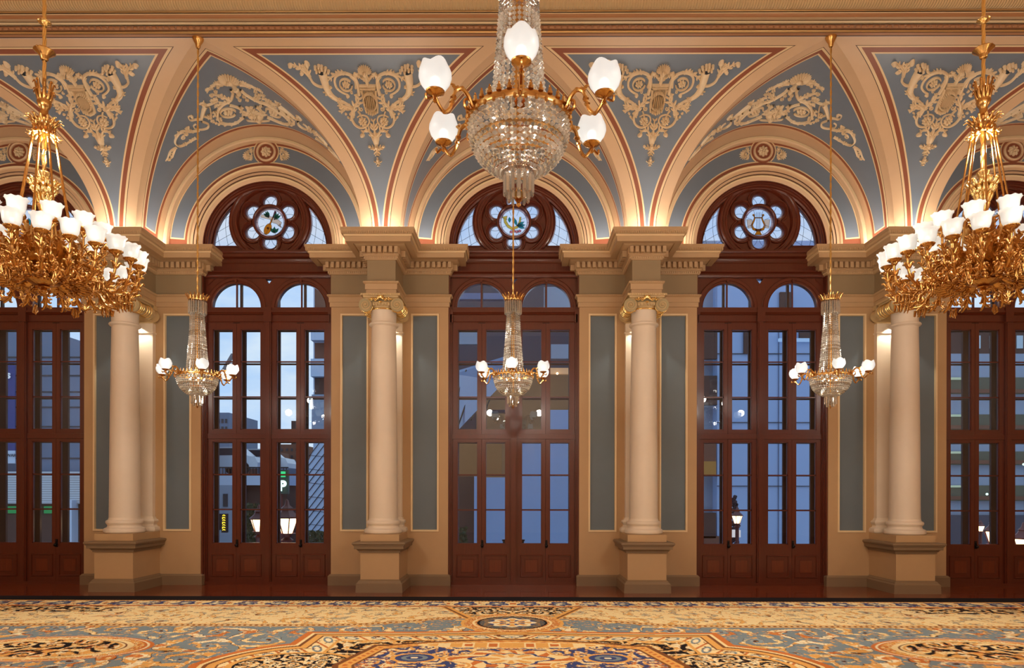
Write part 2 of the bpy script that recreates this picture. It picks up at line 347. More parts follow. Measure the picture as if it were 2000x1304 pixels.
# tympanum band between arch moulding (r 1.41) and wall rib (r 1.76 x 1.80)
for wx in WC:
    def ty(u, v, wx=wx):
        r0x = 1.40; a = PI - v / 1.6
        W = tw(v); f = u / W
        ox, oz = ell(a, 1.775, 1.83); ix, iz = ell(a, r0x, r0x)
        return (wx + ix + (ox - ix) * f, 0.0, CZ + iz + (oz - iz) * f)
    def tw(v):
        a = PI - v / 1.6; return math.hypot(1.775 * math.cos(a) - 1.40 * math.cos(a), 1.83 * math.sin(a) - 1.40 * math.sin(a))
    vs = [1.6 * PI * i / 48 for i in range(49)]
    bordered(mb, ty, tw, vs, [0.001, 0.002, 0.004, 0.055, 0.075], [0.001, 0.002, 0.004, 0.055, 0.072], [0.001, 0.002, 0.004, 0.10, 0.125], [0.001, 0.002, 0.004, 0.10, 0.125], [4, 5, 4, 6, 4, 7], 2)
    # filled rest of the wall behind the rib
    for i in range(48):
        a, b2 = PI * i / 48, PI * (i + 1) / 48
        q = []
        for t in (a, b2):
            q.append((wx + 1.775 * math.cos(t), CZ + 1.83 * math.sin(t))); q.append((wx + 2.0 * math.cos(t), CZ + 2.2 * math.sin(t)))
        mb.quad((q[0][0], 0, q[0][1]), (q[1][0], 0, q[1][1]), (q[3][0], 0, q[3][1]), (q[2][0], 0, q[2][1]), 3)
    # arch mouldings stepping back to the timber
    mb.arc([(1.41, 0.0), (1.40, -0.03), (1.385, -0.045), (1.365, -0.03), (1.355, -0.005), (1.31, -0.005), (1.30, 0.012), (1.26, 0.012), (1.25, 0.03), (1.235, 0.02), (1.22, 0.035), (1.163, 0.06), (1.163, 0.40)], wx, CZ, 48,
           [4, 4, 4, 3, 3, 5, 3, 5, 4, 4, 3, 3])
    for s in (-1, 1):                                    # the same mouldings carried down to the cornice
        pr = [(1.41, 0.0), (1.40, -0.03), (1.385, -0.045), (1.365, -0.03), (1.355, -0.005), (1.31, -0.005), (1.30, 0.012), (1.26, 0.012), (1.25, 0.03), (1.235, 0.02), (1.22, 0.035), (1.163, 0.06)]
        for i in range(len(pr) - 1):
            (ra, ya), (rb, yb) = pr[i], pr[i + 1]
            mb.quad((wx + s * ra, ya, 5.9), (wx + s * rb, yb, 5.9), (wx + s * rb, yb, CZ), (wx + s * ra, ya, CZ), 3)
    # rib next to the vault
    a0 = 0.0
    N_ = 56; pr = [(-0.02, 0.0), (-0.02, -0.10), (0.0, -0.115), (0.035, -0.115), (0.05, -0.10), (0.13, -0.10)]
    rows = []
    for i in range(N_ + 1):
        a = PI * i / N_; c, s = math.cos(a), math.sin(a); row = []
        for (o, y) in pr: row.append((wx + (1.755 + o) * c, y, 5.97 + (1.98 - 0.07 + o) * s))
        row.append((wx + 1.9 * c, -0.10, 5.95 + 2.17 * s)); rows.append(row)
    b_ = len(mb.v)
    for r in rows: mb.v += r
    k = len(rows[0])
    for i in range(N_):
        for j in range(k - 1): mb.f.append((b_ + i * k + j, b_ + i * k + j + 1, b_ + (i + 1) * k + j + 1, b_ + (i + 1) * k + j)); mb.m.append([3, 3, 4, 3, 3, 3][j])
wall = tag(mb.build('wall_back', [TAN, LCREAM, WBLUE, CREAM, LCREAM, DLINE, SIENNA, BLUE]), kind='structure')

# outer masonry seen through the glass
BROWNST = mat('brownstone', (96, 62, 48), 0.9, var=0.25, scale=6, bump=0.6, bscale=18)
mb = MB()
for wx in WC:
    o = [(-2.205, -0.6), (2.205, -0.6), (2.205, 8.3), (-2.205, 8.3)]
    hole = [(-1.36, -0.1), (1.36, -0.1), (1.36, 5.5), (1.42, 5.7)] + [(1.42 * math.cos(PI * i / 40), 6.0 + 1.42 * math.sin(PI * i / 40)) for i in range(41)] + [(-1.42, 5.7), (-1.36, 5.5)]
    L = [[(wx + x, z) for x, z in o], [(wx + x, z) for x, z in hole]]
    def ins(x, z, H_=hole, wx=wx):
        c = False; j = len(H_) - 1; x -= wx
        for i in range(len(H_)):
            if (H_[i][1] > z) != (H_[j][1] > z) and x < (H_[j][0] - H_[i][0]) * (z - H_[i][1]) / (H_[j][1] - H_[i][1]) + H_[i][0]: c = not c
            j = i
        return not c
    mb.plate(L, ins, 0.42, 0.80)
tag(mb.build('wall_outer', BROWNST, smooth=0), kind='structure')

# ---- painted vaults
A_C, B_C, Y_S, Z_S, HL = 1.83, 2.03, 0.79, 5.95, 1.885
def cove_phi(v): return min(PI / 2, v / 3.035 * PI / 2)
def arc_table(fx, a0, a1, n=200):
    T = [0.0]; A = [a0]; p = fx(a0)
    for i in range(1, n + 1):
        a = a0 + (a1 - a0) * i / n; q = fx(a); T.append(T[-1] + math.dist(p, q)); A.append(a); p = q
    return T, A
TC, AC = arc_table(lambda a: (A_C * math.cos(a), B_C * math.sin(a)), 0, PI / 2)
def interp(x, X, Y): return float(np.interp(x, X, Y))
def cove(dx, phi): return (dx, -Y_S - A_C * (1 - math.cos(phi)), Z_S + B_C * math.sin(phi))
def cove_w(phi): return 2.205 - HL * math.cos(phi)
def kc(phi):
    ds = math.hypot(A_C * math.sin(phi), B_C * math.cos(phi)); return math.hypot(1, HL * math.sin(phi) / ds)
def lun(phi, t):                                       # phi 0..pi, t 0 at wall, 1 at groin
    c, s = math.cos(phi), math.sin(phi); Yg = Y_S + A_C * (1 - abs(c))
    return (-HL * c, -t * Yg, Z_S + (2.15 - 0.12 * t) * s)
TL, AL = arc_table(lambda a: (HL * math.cos(a), 2.1 * math.sin(a)), 0, PI, 400)
LA = [0.17, 0.18, 0.215, 0.28, 0.305]
for p in PXA:
    mb = MB()
    def fn(u, v, p=p):
        phi = interp(v, TC, AC); W = cove_w(phi); q = cove(u / kc(phi) * 1.0 if False else u, phi); return (p - W + q[0], q[1], q[2])
    # border offsets measured square to the groin, so widen them along X
    def fn2(u, v, p=p):
        phi = interp(v, TC, AC); W = cove_w(phi); k = kc(phi); w0 = W / k          # u runs 0..W/k
        return (p - W + u * k, *cove(0, phi)[1:])
    def wid(v):
        phi = interp(v, TC, AC); return 2 * cove_w(phi) / kc(phi)
    vs = [TC[-1] * i / 40 for i in range(41)]
    bordered(mb, fn2, wid, vs, LA, LA, [0.07, 0.08, 0.115, 0.116, 0.117], [0.17, 0.18, 0.21, 0.30, 0.325], range(6), 4)
    tag(mb.build('ceiling_cove', PM), kind='structure')
for wx in WC:
    mb = MB()
    def kl(phi):
        ds = math.hypot(HL * math.sin(phi), 2.09 * math.cos(phi)); return math.hypot(1, A_C * math.sin(phi) / ds)
    def fl(u, v, wx=wx):
        phi = interp(v, TL, AL); k = kl(phi); Yg = Y_S + A_C * (1 - abs(math.cos(phi)))
        # u counted from the groin; border part stretched by k
        W = Yg
        um = min(u, 0.305) ; y = Yg - (um * k_eff(phi, k, W) + max(0, u - 0.305))
        q = lun(phi, max(0, y / Yg)); return (wx + q[0], q[1], q[2])
    def k_eff(phi, k, W): return k
    def wl(v):
        phi = interp(v, TL, AL); Yg = Y_S + A_C * (1 - abs(math.cos(phi))); return Yg - 0.305 * (kl(phi) - 1)
    vs = [TL[-1] * i / 72 for i in range(73)]
    bordered(mb, fl, wl, vs, [0.12, 0.13, 0.16, 0.26, 0.285][:0] or [0.17, 0.18, 0.215, 0.28, 0.305], [0.11, 0.115, 0.125, 0.185, 0.205], [0.10, 0.11, 0.145, 0.22, 0.24], [0.10, 0.11, 0.145, 0.22, 0.24], range(6), 5)
    tag(mb.build('ceiling_vault', PM), kind='structure')

# ---- great cornice under the ceiling
FLUTE = mat('fluted_cornice_paint', (196, 164, 116), 0.5)
nt = FLUTE.node_tree; wv = N(nt, 'ShaderNodeTexWave'); wv.inputs['Scale'].default_value = 9; wv.inputs['Distortion'].default_value = 0.4; bp = N(nt, 'ShaderNodeBump'); bp.inputs['Strength'].default_value = 0.5; bp.inputs['Distance'].default_value = 0.02
tc = N(nt, 'ShaderNodeTexCoord'); nt.links.new(tc.outputs['Object'], wv.inputs['Vector']); nt.links.new(wv.outputs['Fac'], bp.inputs['Height']); nt.links.new(bp.outputs[0], nt.nodes['Principled BSDF'].inputs['Normal'])
BROWN = mat('brown_cornice_paint', (170, 120, 80), 0.45)
def yz(py, z): return (-(D - F / ((965 - py) / (z - H))), z)
UMBER = mat('umber_recess_line', (84, 54, 36), 0.5)  # dark colour given to the recessed strips between the cornice mouldings
# (picture height, z, material of the next piece): 0 tan, 1 brown, 2 pale, 3 gilt, 4 fluted, 5 umber
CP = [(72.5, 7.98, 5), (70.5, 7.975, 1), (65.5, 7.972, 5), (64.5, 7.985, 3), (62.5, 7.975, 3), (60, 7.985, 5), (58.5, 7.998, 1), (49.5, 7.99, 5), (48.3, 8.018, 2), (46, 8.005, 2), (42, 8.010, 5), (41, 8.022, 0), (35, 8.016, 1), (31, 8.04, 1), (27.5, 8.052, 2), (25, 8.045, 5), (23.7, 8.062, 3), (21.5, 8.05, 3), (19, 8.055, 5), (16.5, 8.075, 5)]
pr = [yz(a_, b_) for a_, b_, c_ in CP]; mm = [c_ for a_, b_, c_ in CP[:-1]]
y0, z0 = yz(16.5, 8.075)
for i in range(1, 13):
    a = PI * i / 12; pr.append((y0 - 0.085 + 0.085 * math.cos(a), z0 - 0.055 * math.sin(a))); mm.append(4)
pr += [(pr[-1][0] - 0.03, 8.09), (pr[-1][0] - 0.03, 8.35)]; mm += [1, 0]
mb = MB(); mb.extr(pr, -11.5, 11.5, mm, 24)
gt = [yz(63, 7.975), yz(21.5, 8.05)]
for (y, z) in gt: mb.tube([(-11.5, y, z), (11.5, y, z)], 0.010, 8, 3)
x = -9.0; y, z = yz(53.5, 7.985)
while x < 9.0:
    mb.ball((x, y, z), 0.02, 8, 1, 1.9, 1, 1); x += 0.085
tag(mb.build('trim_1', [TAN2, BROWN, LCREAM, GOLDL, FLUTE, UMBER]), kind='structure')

# ---- entablature over each pier, with dentils
PROF = [(0.0, 4.94), (0.022, 4.942), (0.022, 5.02), (0.036, 5.022), (0.036, 5.112), (0.05, 5.118), (0.064, 5.13), (0.064, 5.150), (0.05, 5.158), (0.006, 5.16), (0.006, 5.512), (0.03, 5.515), (0.045, 5.54), (0.05, 5.565), (0.068, 5.572), (0.068, 5.59), (0.085, 5.592), (0.085, 5.70),
        (0.15, 5.712), (0.19, 5.735), (0.20, 5.722), (0.30, 5.722), (0.305, 5.800), (0.322, 5.802), (0.322, 5.822), (0.327, 5.826), (0.35, 5.85), (0.365, 5.885), (0.37, 5.89), (0.37, 5.93), (0.0, 5.945)]
PMAT = []
for i in range(len(PROF) - 1):
    z = (PROF[i][1] + PROF[i + 1][1]) / 2
    PMAT.append(1 if 5.161 < z < 5.511 else 2 if 5.80 < z < 5.825 else 0)
def beads(mb, pth, off, z, step, r, sy, mt):           # egg-shaped beads along a plan path
    P = [Vector(q) for q in pth]; nr = [Vector(((b - a).normalized().y, -(b - a).normalized().x)) for a, b in zip(P[:-1], P[1:])]; O = []
    for i in range(len(P)):
        a, b = nr[max(0, i - 1)], nr[min(len(nr) - 1, i)]; q = (a + b).normalized(); O.append(P[i] + q * (off / q.dot(b)))
    for (ax, ay), (bx, by) in zip(O[:-1], O[1:]):
        L = math.hypot(bx - ax, by - ay); dx, dy = (bx - ax) / L, (by - ay) / L; n = max(1, int(L / step))
        for i in range(n):
            t = (i + 0.5) * L / n; mb.ball((ax + dx * t, ay + dy * t, z), r, 6, mt, 1, 1, sy, 4)
tn = 2
for p in PXA:
    q = [(-1.042, 0.34), (-1.042, 0), (-0.23, 0), (-0.23, -0.761), (0.23, -0.761), (0.23, 0), (1.042, 0), (1.042, 0.34)]
    path = [(p + a, b) for a, b in q]; mb = MB()
    mb.sweep(path, PROF, PMAT)
    mb.box(p - 0.24, p + 0.24, -0.775, 0.0, 4.935, 4.945)
    # dentils
    def dents(ax, ay, bx, by, nx, ny):
        L = math.hypot(bx - ax, by - ay); n = max(1, round(L / 0.092)); 
        for i in range(n):
            t = (i + 0.5) / n; x, y = ax + (bx - ax) * t, ay + (by - ay) * t; h = 0.028
            if nx == 0: mb.box(x - h, x + h, min(y, y + ny * 0.072), max(y, y + ny * 0.072), 5.60, 5.70)
            else: mb.box(min(x, x + nx * 0.072), max(x, x + nx * 0.072), y - h, y + h, 5.60, 5.70)
    o = 0.083
    dents(p - 1.042 - o, -o, p - 0.23 - o - 0.06, -o, 0, -1); dents(p + 0.23 + o + 0.06, -o, p + 1.042 + o, -o, 0, -1)
    dents(p - 0.23 - o, -0.761 - o, p + 0.23 + o, -0.761 - o, 0, -1)
    dents(p - 0.23 - o, -0.70, p - 0.23 - o, -0.12, -1, 0); dents(p + 0.23 + o, -0.70, p + 0.23 + o, -0.12, 1, 0)
    dents(p - 1.042 - o, 0, p - 1.042 - o, 0.3, -1, 0); dents(p + 1.042 + o, 0, p + 1.042 + o, 0.3, 1, 0)
    if abs(p) < 10:
        beads(mb, path, 0.058, 5.139, 0.036, 0.014, 1.1, 0); beads(mb, path, 0.045, 5.548, 0.036, 0.015, 1.5, 0); beads(mb, path, 0.349, 5.858, 0.030, 0.017, 1.8, 0)
    tag(mb.build('trim_%d' % tn, [TAN2, OLIVE, LCREAM], smooth=24), kind='structure'); tn += 1
    # skirting board on both faces of the pier
mb = MB()
for p in PXA:
    pr_ = [(0.045, 0.0), (0.045, 0.165), (0.03, 0.18), (0.022, 0.192), (0.0, 0.195)]
    mb.sweep([(p - 1.042, 0.10), (p - 1.042, 0), (p - 0.30, 0)], pr_, 0); mb.sweep([(p + 0.30, 0), (p + 1.042, 0), (p + 1.042, 0.10)], pr_, 0)
tag(mb.build('baseboard_back', TAUPE), kind='structure')

# ================================================================ COLUMNS AND PILASTERS
def spiral_pts(cx, cz, r0, r1, turns, a0, sgn, n=60):
    out = []
    for i in range(n + 1):
        t = i / n; r = r0 * (r1 / r0) ** t; a = a0 + sgn * turns * 2 * PI * t; out.append((cx + r * math.cos(a), cz + r * math.sin(a)))
    return out
def make_column():
    t = empty('column')
    mb = MB(); path = [(-0.32, 0.0), (-0.32, -0.86), (0.32, -0.86), (0.32, 0.0)]
    mb.sweep(path, [(0.065, 0.0), (0.06, 0.145), (0.052, 0.152), (0.038, 0.168), (0.035, 0.182), (0.012, 0.2), (0.0, 0.21), (0.0, 0.212), (0.0, 0.655), (0.022, 0.655), (0.022, 0.682), (0.034, 0.682), (0.040, 0.70), (0.052, 0.704), (0.052, 0.716), (0.085, 0.718), (0.087, 0.768), (0.100, 0.772), (0.100, 0.786), (0.114, 0.792), (0.118, 0.806), (0.116, 0.822), (0.106, 0.832), (0.0, 0.842), (0.0, 0.955)],
             [1] * 7 + [0] + [1] * 15 + [0])
    mb.add([(-0.32, 0, 0.955), (0.32, 0, 0.955), (0.32, -0.86, 0.955), (-0.32, -0.86, 0.955)], [(0, 3, 2, 1)], 0)
    mb.build('pedestal', [TAN, TAUPE], t, smooth=22)
    C = (0, -0.54, 0)
    mb = MB(); mb.lathe([(0.05, 0.957), (0.30, 0.957), (0.318, 0.975), (0.322, 1.0), (0.315, 1.03), (0.29, 1.045), (0.275, 1.048), (0.265, 1.06), (0.258, 1.085), (0.262, 1.10), (0.274, 1.106), (0.274, 1.115), (0.284, 1.122), (0.288, 1.145), (0.28, 1.165), (0.262, 1.175), (0.25, 1.18), (0.247, 1.192), (0.238, 1.22)], 40, C)
    mb.build('column_base', STONE, t)
    mb = MB(); pr = [(0.240, 1.215)]
    for i in range(1, 13):
        f = i / 12; pr.append((0.236 - 0.032 * f ** 1.7, 1.215 + (4.44 - 1.215) * f))
    pr += [(0.204, 4.44), (0.212, 4.45), (0.236, 4.46), (0.246, 4.475), (0.246, 4.487), (0.236, 4.50), (0.208, 4.506), (0.206, 4.52), (0.212, 4.68), (0.226, 4.71)]
    mb.lathe(pr, 40, C); mb.build('shaft', STONE, t)
    # capital
    mb = MB(); zc = 4.768; R = 0.112; cx = 0.262
    mb.lathe([(0.214, 4.70), (0.232, 4.705), (0.236, 4.717), (0.228, 4.727), (0.222, 4.73), (0.225, 4.75), (0.262, 4.79), (0.276, 4.81), (0.262, 4.825), (0.2, 4.83)], 40, C, [1, 1, 1, 1, 0, 0, 0, 0, 0])
    for k in range(30):
        a = 2 * PI * k / 30; mb.ball((0.255 * math.cos(a), -0.54 + 0.255 * math.sin(a), 4.782), 0.021, 6, 0, 1, 1, 1.5, 4)
    for ys in (-1, 1):
        yf = -0.54 + ys * 0.245; n = 28
        for s in (-1, 1):
            mb.add([(s * cx, yf - ys * 0.0, zc)] + [(s * cx + R * math.cos(2 * PI * i / n), yf, zc + R * math.sin(2 * PI * i / n)) for i in range(n)], [(0, 1 + i, 1 + (i + 1) % n) for i in range(n)], 2)
            sp = spiral_pts(s * cx, zc, R - 0.004, 0.018, 2.3, PI / 2, s * 1, 70)
            mb.tube([(x, yf + ys * 0.008, z) for x, z in sp], [0.0105 - 0.005 * i / 70 for i in range(71)], 6, 0)
            mb.ball((s * cx, yf + ys * 0.012, zc), 0.021, 10, 0, 1, 0.9, 1)
        # canal joining the volutes
        mb.box(-cx, cx, min(yf - ys * 0.006, yf - ys * 0.05), max(yf - ys * 0.006, yf - ys * 0.05), zc + R - 0.055, zc + R - 0.002, 2)
        mb.tube([(-cx, yf + ys * 0.008, zc + R - 0.006), (cx, yf + ys * 0.008, zc + R - 0.006)], 0.009, 6, 0)
    for s in (-1, 1):                                     # bolsters with gilt bands between front and back volutes
        prof = [(R, -0.245), (R * 0.98, -0.215), (R * 0.86, -0.12), (R * 0.80, -0.05), (R * 0.80, 0.05), (R * 0.86, 0.12), (R * 0.98, 0.215), (R, 0.245)]
        for j in range(len(prof) - 1):
            (ra, ya), (rb, yb) = prof[j], prof[j + 1]; n = 24
            vs = [(s * cx + r * math.cos(2 * PI * i / n), -0.54 + y, zc + r * math.sin(2 * PI * i / n)) for r, y in ((ra, ya), (rb, yb)) for i in range(n)]
            mb.add(vs, [(i, (i + 1) % n, n + (i + 1) % n, n + i) for i in range(n)], 0)
        for yy, rr in ((-0.17, 0.94), (-0.11, 0.87), (-0.05, 0.83), (0.05, 0.83), (0.11, 0.87), (0.17, 0.94)):
            mb.tube([(s * cx + R * rr * math.cos(a), -0.54 + yy, zc + R * rr * math.sin(a)) for a in [2 * PI * i / 24 for i in range(25)]], 0.009, 6, 1, False)
    mb.box(-0.29, 0.29, -0.83, -0.25, 4.878, 4.906, 0); mb.box(-0.325, 0.325, -0.865, -0.215, 4.906, 4.94, 0)
    for k in range(18):
        mb.ball((-0.30 + k * 0.6 / 17, -0.866, 4.923), 0.011, 6, 0, 1, 1, 1.2, 4)
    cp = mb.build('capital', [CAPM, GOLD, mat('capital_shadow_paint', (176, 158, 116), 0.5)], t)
    mb = MB()                                             # gilded leaf at the middle, scrolls either side
    for k in range(7):
        a = PI / 2 + (k - 3) * 0.42; r = 0.098 - 0.008 * abs(k - 3)
        mb.ball((r * 0.6 * math.cos(a), -0.84, 4.845 + r * 0.6 * math.sin(a)), r * 0.55, 8, 0, 0.45 if k == 3 else 0.5, 0.45, 1.0 if abs(k - 3) < 2 else 0.6, 5)
    mb.ball((0, -0.85, 4.80), 0.02, 8, 0, 1.4, 1, 0.8); mb.ball((0, -0.85, 4.905), 0.012, 6, 0, 0.8, 1, 1.8)
    for s in (-1, 1):
        for (x0, z0, r, a) in ((0.085, 4.838, 0.034, 0.2), (0.150, 4.850, 0.027, 2.0)):
            mb.tube([(s * x, -0.84, z) for x, z in spiral_pts(x0, z0, r, 0.006, 1.4, a, 1, 20)], [0.012 - 0.005 * i / 20 for i in range(21)], 6)
        mb.ball((s * 0.18, -0.84, 4.842), 0.014, 6, 0, 2.0, 1, 0.7)
        mb.ball((s * 0.20, -0.79, 4.66), 0.017, 6, 0, 1.3, 1, 0.7); mb.ball((s * 0.225, -0.77, 4.655), 0.010, 6, 0, 1, 1, 1.7)
    mb.build('gilded_leaf', GOLD, cp)
    return t
def make_pilaster():
    t = empty('pilaster'); path = lambda h, d: [(-h, 0.0), (-h, -d), (h, -d), (h, 0.0)]
    mb = MB(); mb.sweep(path(0.24, 0.095), [(0.07, 0.957), (0.082, 0.975), (0.085, 1.0), (0.075, 1.035), (0.05, 1.045), (0.03, 1.06), (0.025, 1.085), (0.035, 1.105), (0.05, 1.12), (0.055, 1.145), (0.045, 1.165), (0.015, 1.18), (0.01, 1.2), (0.0, 1.215)], 0); mb.build('pilaster_base', STONE, t)
    mb = MB(); mb.sweep(path(0.235, 0.095), [(0.0, 1.21), (0.0, 4.43), (0.0, 4.44), (0.02, 4.455), (0.02, 4.475), (0.0, 4.485), (0.0, 4.64)], 0); mb.build('shaft', STONE, t)
    mb = MB(); mb.sweep(path(0.235, 0.095), [(0.0, 4.63), (0.015, 4.64), (0.015, 4.655), (0.0, 4.66), (0.0, 4.86), (0.03, 4.87), (0.03, 4.94)], 0)
    for s in (-1, 1):
        n = 20; R = 0.10; pf = [(R, -0.10), (R * 0.9, -0.14), (R * 0.82, -0.19), (R * 0.86, -0.24), (R, -0.28)]
        vs = [(s * 0.255 + r * math.cos(2 * PI * i / n), y, 4.745 + r * math.sin(2 * PI * i / n)) for r, y in pf for i in range(n)]
        mb.add(vs, [(j * n + i, j * n + (i + 1) % n, (j + 1) * n + (i + 1) % n, (j + 1) * n + i) for j in range(4) for i in range(n)] + [tuple(range(4 * n, 5 * n))], 0)
    mb.box(-0.26, 0.26, -0.27, -0.09, 4.80, 4.845, 0)
    mb.build('capital', CAPM, t)
    return t
c0 = make_column(); p0 = make_pilaster()
where = ['cream Ionic column on a tan pedestal between the first and second windows, half behind the left gilded chandelier', 'cream Ionic column on a tan pedestal just left of the middle window',
         'cream Ionic column on a tan pedestal just right of the middle window', 'cream Ionic column on a tan pedestal between the fourth and fifth windows, beside the right gilded chandelier']
wp = ['flat cream pilaster close behind the leftmost column', 'flat cream pilaster behind the column left of the middle window', 'flat cream pilaster behind the column right of the middle window', 'flat cream pilaster close behind the rightmost column']
for i, p in enumerate(PX):
    c = c0 if i == 0 else copy_tree(c0); c.location = (p, 0, 0); tag(c, where[i], 'column', 'Ionic columns along the window wall')
    c = p0 if i == 0 else copy_tree(p0); c.location = (p, 0, 0); tag(c, wp[i], 'pilaster', 'pilasters behind the columns')
# ================================================================ WINDOWS: mahogany French doors, casements, twin arches, rose light
YF = 0.13                                              # front face of the joinery
def frame_leaf(mb, x0, x1, z0, z1, ga, gb, gc, gd, y0, y1, m=0):
    """stiles and rails round an opening ga..gb, gc..gd"""
    mb.box(x0, ga, y0, y1, z0, z1, m); mb.box(gb, x1, y0, y1, z0, z1, m); mb.box(ga, gb, y0, y1, z0, gc, m); mb.box(ga, gb, y0, y1, gd, z1, m)
    e = 0.014                                          # moulded edge of the glazing rebate
    for k, (xa, xb, za, zb) in enumerate(((ga, ga + e, gc, gd), (gb - e, gb, gc, gd), (ga, gb, gc, gc + e), (ga, gb, gd - e, gd))): mb.box(xa, xb, y0 + 0.012, y1, za, zb, m)
LEAF = [(-1.092, -0.577, 1), (-0.573, -0.058, 0), (0.058, 0.573, 1), (0.577, 1.092, 0)]
def make_window():
    t = empty('window_1'); t['kind'] = 'structure'
    mb = MB()                                          # outer frame, mullion, transoms
    for s in (-1, 1):
        a, b = sorted((s * 1.165, s * 1.135)); mb.box(a, b, 0.03, 0.36, 0.0, 6.05)
        a, b = sorted((s * 1.137, s * 1.112)); mb.box(a, b, 0.07, 0.30, 0.0, 4.97)
        a, b = sorted((s * 1.113, s * 1.094)); mb.box(a, b, YF - 0.02, 0.30, 0.0, 4.97)
        a, b = sorted((s * 1.165, s * 1.09)); mb.box(a, b, 0.05, 0.17, 4.83, 4.905); mb.box(a, b, 0.07, 0.17, 4.69, 4.83)
    mb.box(-0.056, 0.056, 0.09, 0.26, 0.03, 4.97); mb.box(-0.036, 0.036, 0.075, 0.1, 0.03, 4.70); mb.box(-0.07, 0.07, 0.06, 0.2, 4.70, 4.90)
    mb.extr([(0.10, 0.0), (0.10, 0.045), (0.06, 0.05), (0.06, 0.0)][::-1], -1.16, 1.16)
    mb.box(-1.135, 1.135, 0.075, 0.36, 0.0, 0.035)
    mb.box(-1.135, 1.135, 0.115, 0.30, 2.612, 2.700)
    mb.extr([(0.16, 4.688), (0.125, 4.69), (0.125, 4.705), (0.11, 4.715), (0.11, 4.73), (0.13, 4.735), (0.13, 4.835), (0.11, 4.84), (0.09, 4.862), (0.075, 4.875), (0.075, 4.905), (0.12, 4.91), (0.12, 4.972), (0.17, 4.974)], -1.16, 1.16)
    mb.build('outer_frame', MAHOG, t, smooth=0)
    mb = MB()                                          # timber entablature and sill under the rose light
    mb.extr([(0.16, 5.505), (0.115, 5.507), (0.10, 5.53), (0.10, 5.548), (0.12, 5.552), (0.12, 5.575), (0.085, 5.60), (0.085, 5.62), (0.17, 5.625), (0.17, 5.77), (0.14, 5.80), (0.12, 5.84), (0.06, 5.855), (0.05, 5.86), (0.05, 5.915), (0.03, 5.92), (0.02, 5.945), (0.02, 5.955), (0.07, 5.96), (0.07, 5.992), (0.20, 6.0)], -1.165, 1.165)
    mb.build('timber_cornice', MAHOG, t)
    mb = MB(); Z0, Z1 = 4.972, 5.51                    # twin arched heads
    arch = lambda cx, r, n=32: [(cx + r * math.cos(PI * i / n), Z0 + r * math.sin(PI * i / n)) for i in range(n + 1)]
    L = [[(-1.135, Z0), (1.135, Z0), (1.135, Z1), (-1.135, Z1)], arch(-0.585, 0.455), arch(0.585, 0.455), [(-0.065, 5.49), (0.065, 5.49), (0, 5.405)]]
    def ins(x, z):
        if abs(x) < 0.066 and 5.405 < z < 5.49 and abs(x) < 0.065 * (z - 5.405) / 0.085: return False
        return not (math.hypot(abs(x) - 0.585, z - Z0) < 0.454)
    mb.plate(L, ins, 0.15, 0.26)
    for s in (-1, 1):
        mb.arc([(0.435, 0.24), (0.435, 0.15), (0.455, 0.135), (0.475, 0.135), (0.48, 0.12), (0.53, 0.12), (0.535, 0.135), (0.548, 0.14), (0.548, 0.16)], s * 0.585, Z0, 40)
        mb.box(s * 0.585 - 0.012, s * 0.585 + 0.012, 0.15, 0.19, Z0, Z0 + 0.44)
        mb.add([(s * 1.11, 0.135, 5.49), (s * 1.11, 0.135, 5.36), (s * 0.98, 0.135, 5.49)], [(0, 1, 2)] if s > 0 else [(0, 2, 1)])
        mb.box(s * 0.585 - 0.02, s * 0.585 + 0.02, 0.10, 0.13, 5.42, 5.475)
    mb.build('arched_head', MAHOG, t)
    mb = MB()
    for s in (-1, 1): mb.add([(s * 0.585, 0.175, Z0)] + [(x, 0.175, z) for x, z in arch(s * 0.585, 0.44)], [(0, i + 1, i + 2) for i in range(32)])
    mb.add([(-0.065, 0.2, 5.49), (0.065, 0.2, 5.49), (0, 0.2, 5.405)], [(0, 1, 2)]); mb.build('arched_pane', PANE, t, smooth=0)
    # upper casements and door leaves
    for (x0, x1, handed) in LEAF:
        ga, gb = (x0 + 0.082, x1 - 0.066) if handed else (x0 + 0.066, x1 - 0.082)
        mb = MB(); frame_leaf(mb, x0, x1, 2.702, 4.690, ga, gb, 2.775, 4.582, YF, YF + 0.05)
        for z in (3.998, 3.365): mb.box(ga, gb, YF + 0.012, YF + 0.045, z - 0.011, z + 0.011); 
        c = mb.build('casement', MAHOG, t, smooth=0)
        mb = MB(); mb.quad((ga, YF + 0.03, 2.775), (gb, YF + 0.03, 2.775), (gb, YF + 0.03, 4.582), (ga, YF + 0.03, 4.582)); mb.build('pane', PANE, c, smooth=0)
        mb = MB(); xh = x1 if handed else x0
        mb.box(min(xh, xh + (-0.06 if handed else 0.06)), max(xh, xh + (-0.06 if handed else 0.06)), YF - 0.008, YF, 4.688, 4.698); mb.build('hinge_plate', BLACK, c, smooth=0)
        mb = MB(); frame_leaf(mb, x0, x1, 0.036, 2.610, ga, gb, 0.729, 2.562, YF, YF + 0.05)
        for z in (1.969, 1.337): mb.box(ga, gb, YF + 0.012, YF + 0.045, z - 0.011, z + 0.011)
        c = mb.build('door_leaf', MAHOG, t, smooth=0)
        mb = MB(); mb.quad((ga, YF + 0.03, 0.729), (gb, YF + 0.03, 0.729), (gb, YF + 0.03, 2.562), (ga, YF + 0.03, 2.562)); mb.build('pane', PANE, c, smooth=0)
        mb = MB()                                      # raised and fielded bottom panel
        def rr(e, y): return [(ga - 0.02 + e, y, 0.13 + e), (gb + 0.02 - e, y, 0.13 + e), (gb + 0.02 - e, y, 0.54 - e), (ga - 0.02 + e, y, 0.54 - e)]
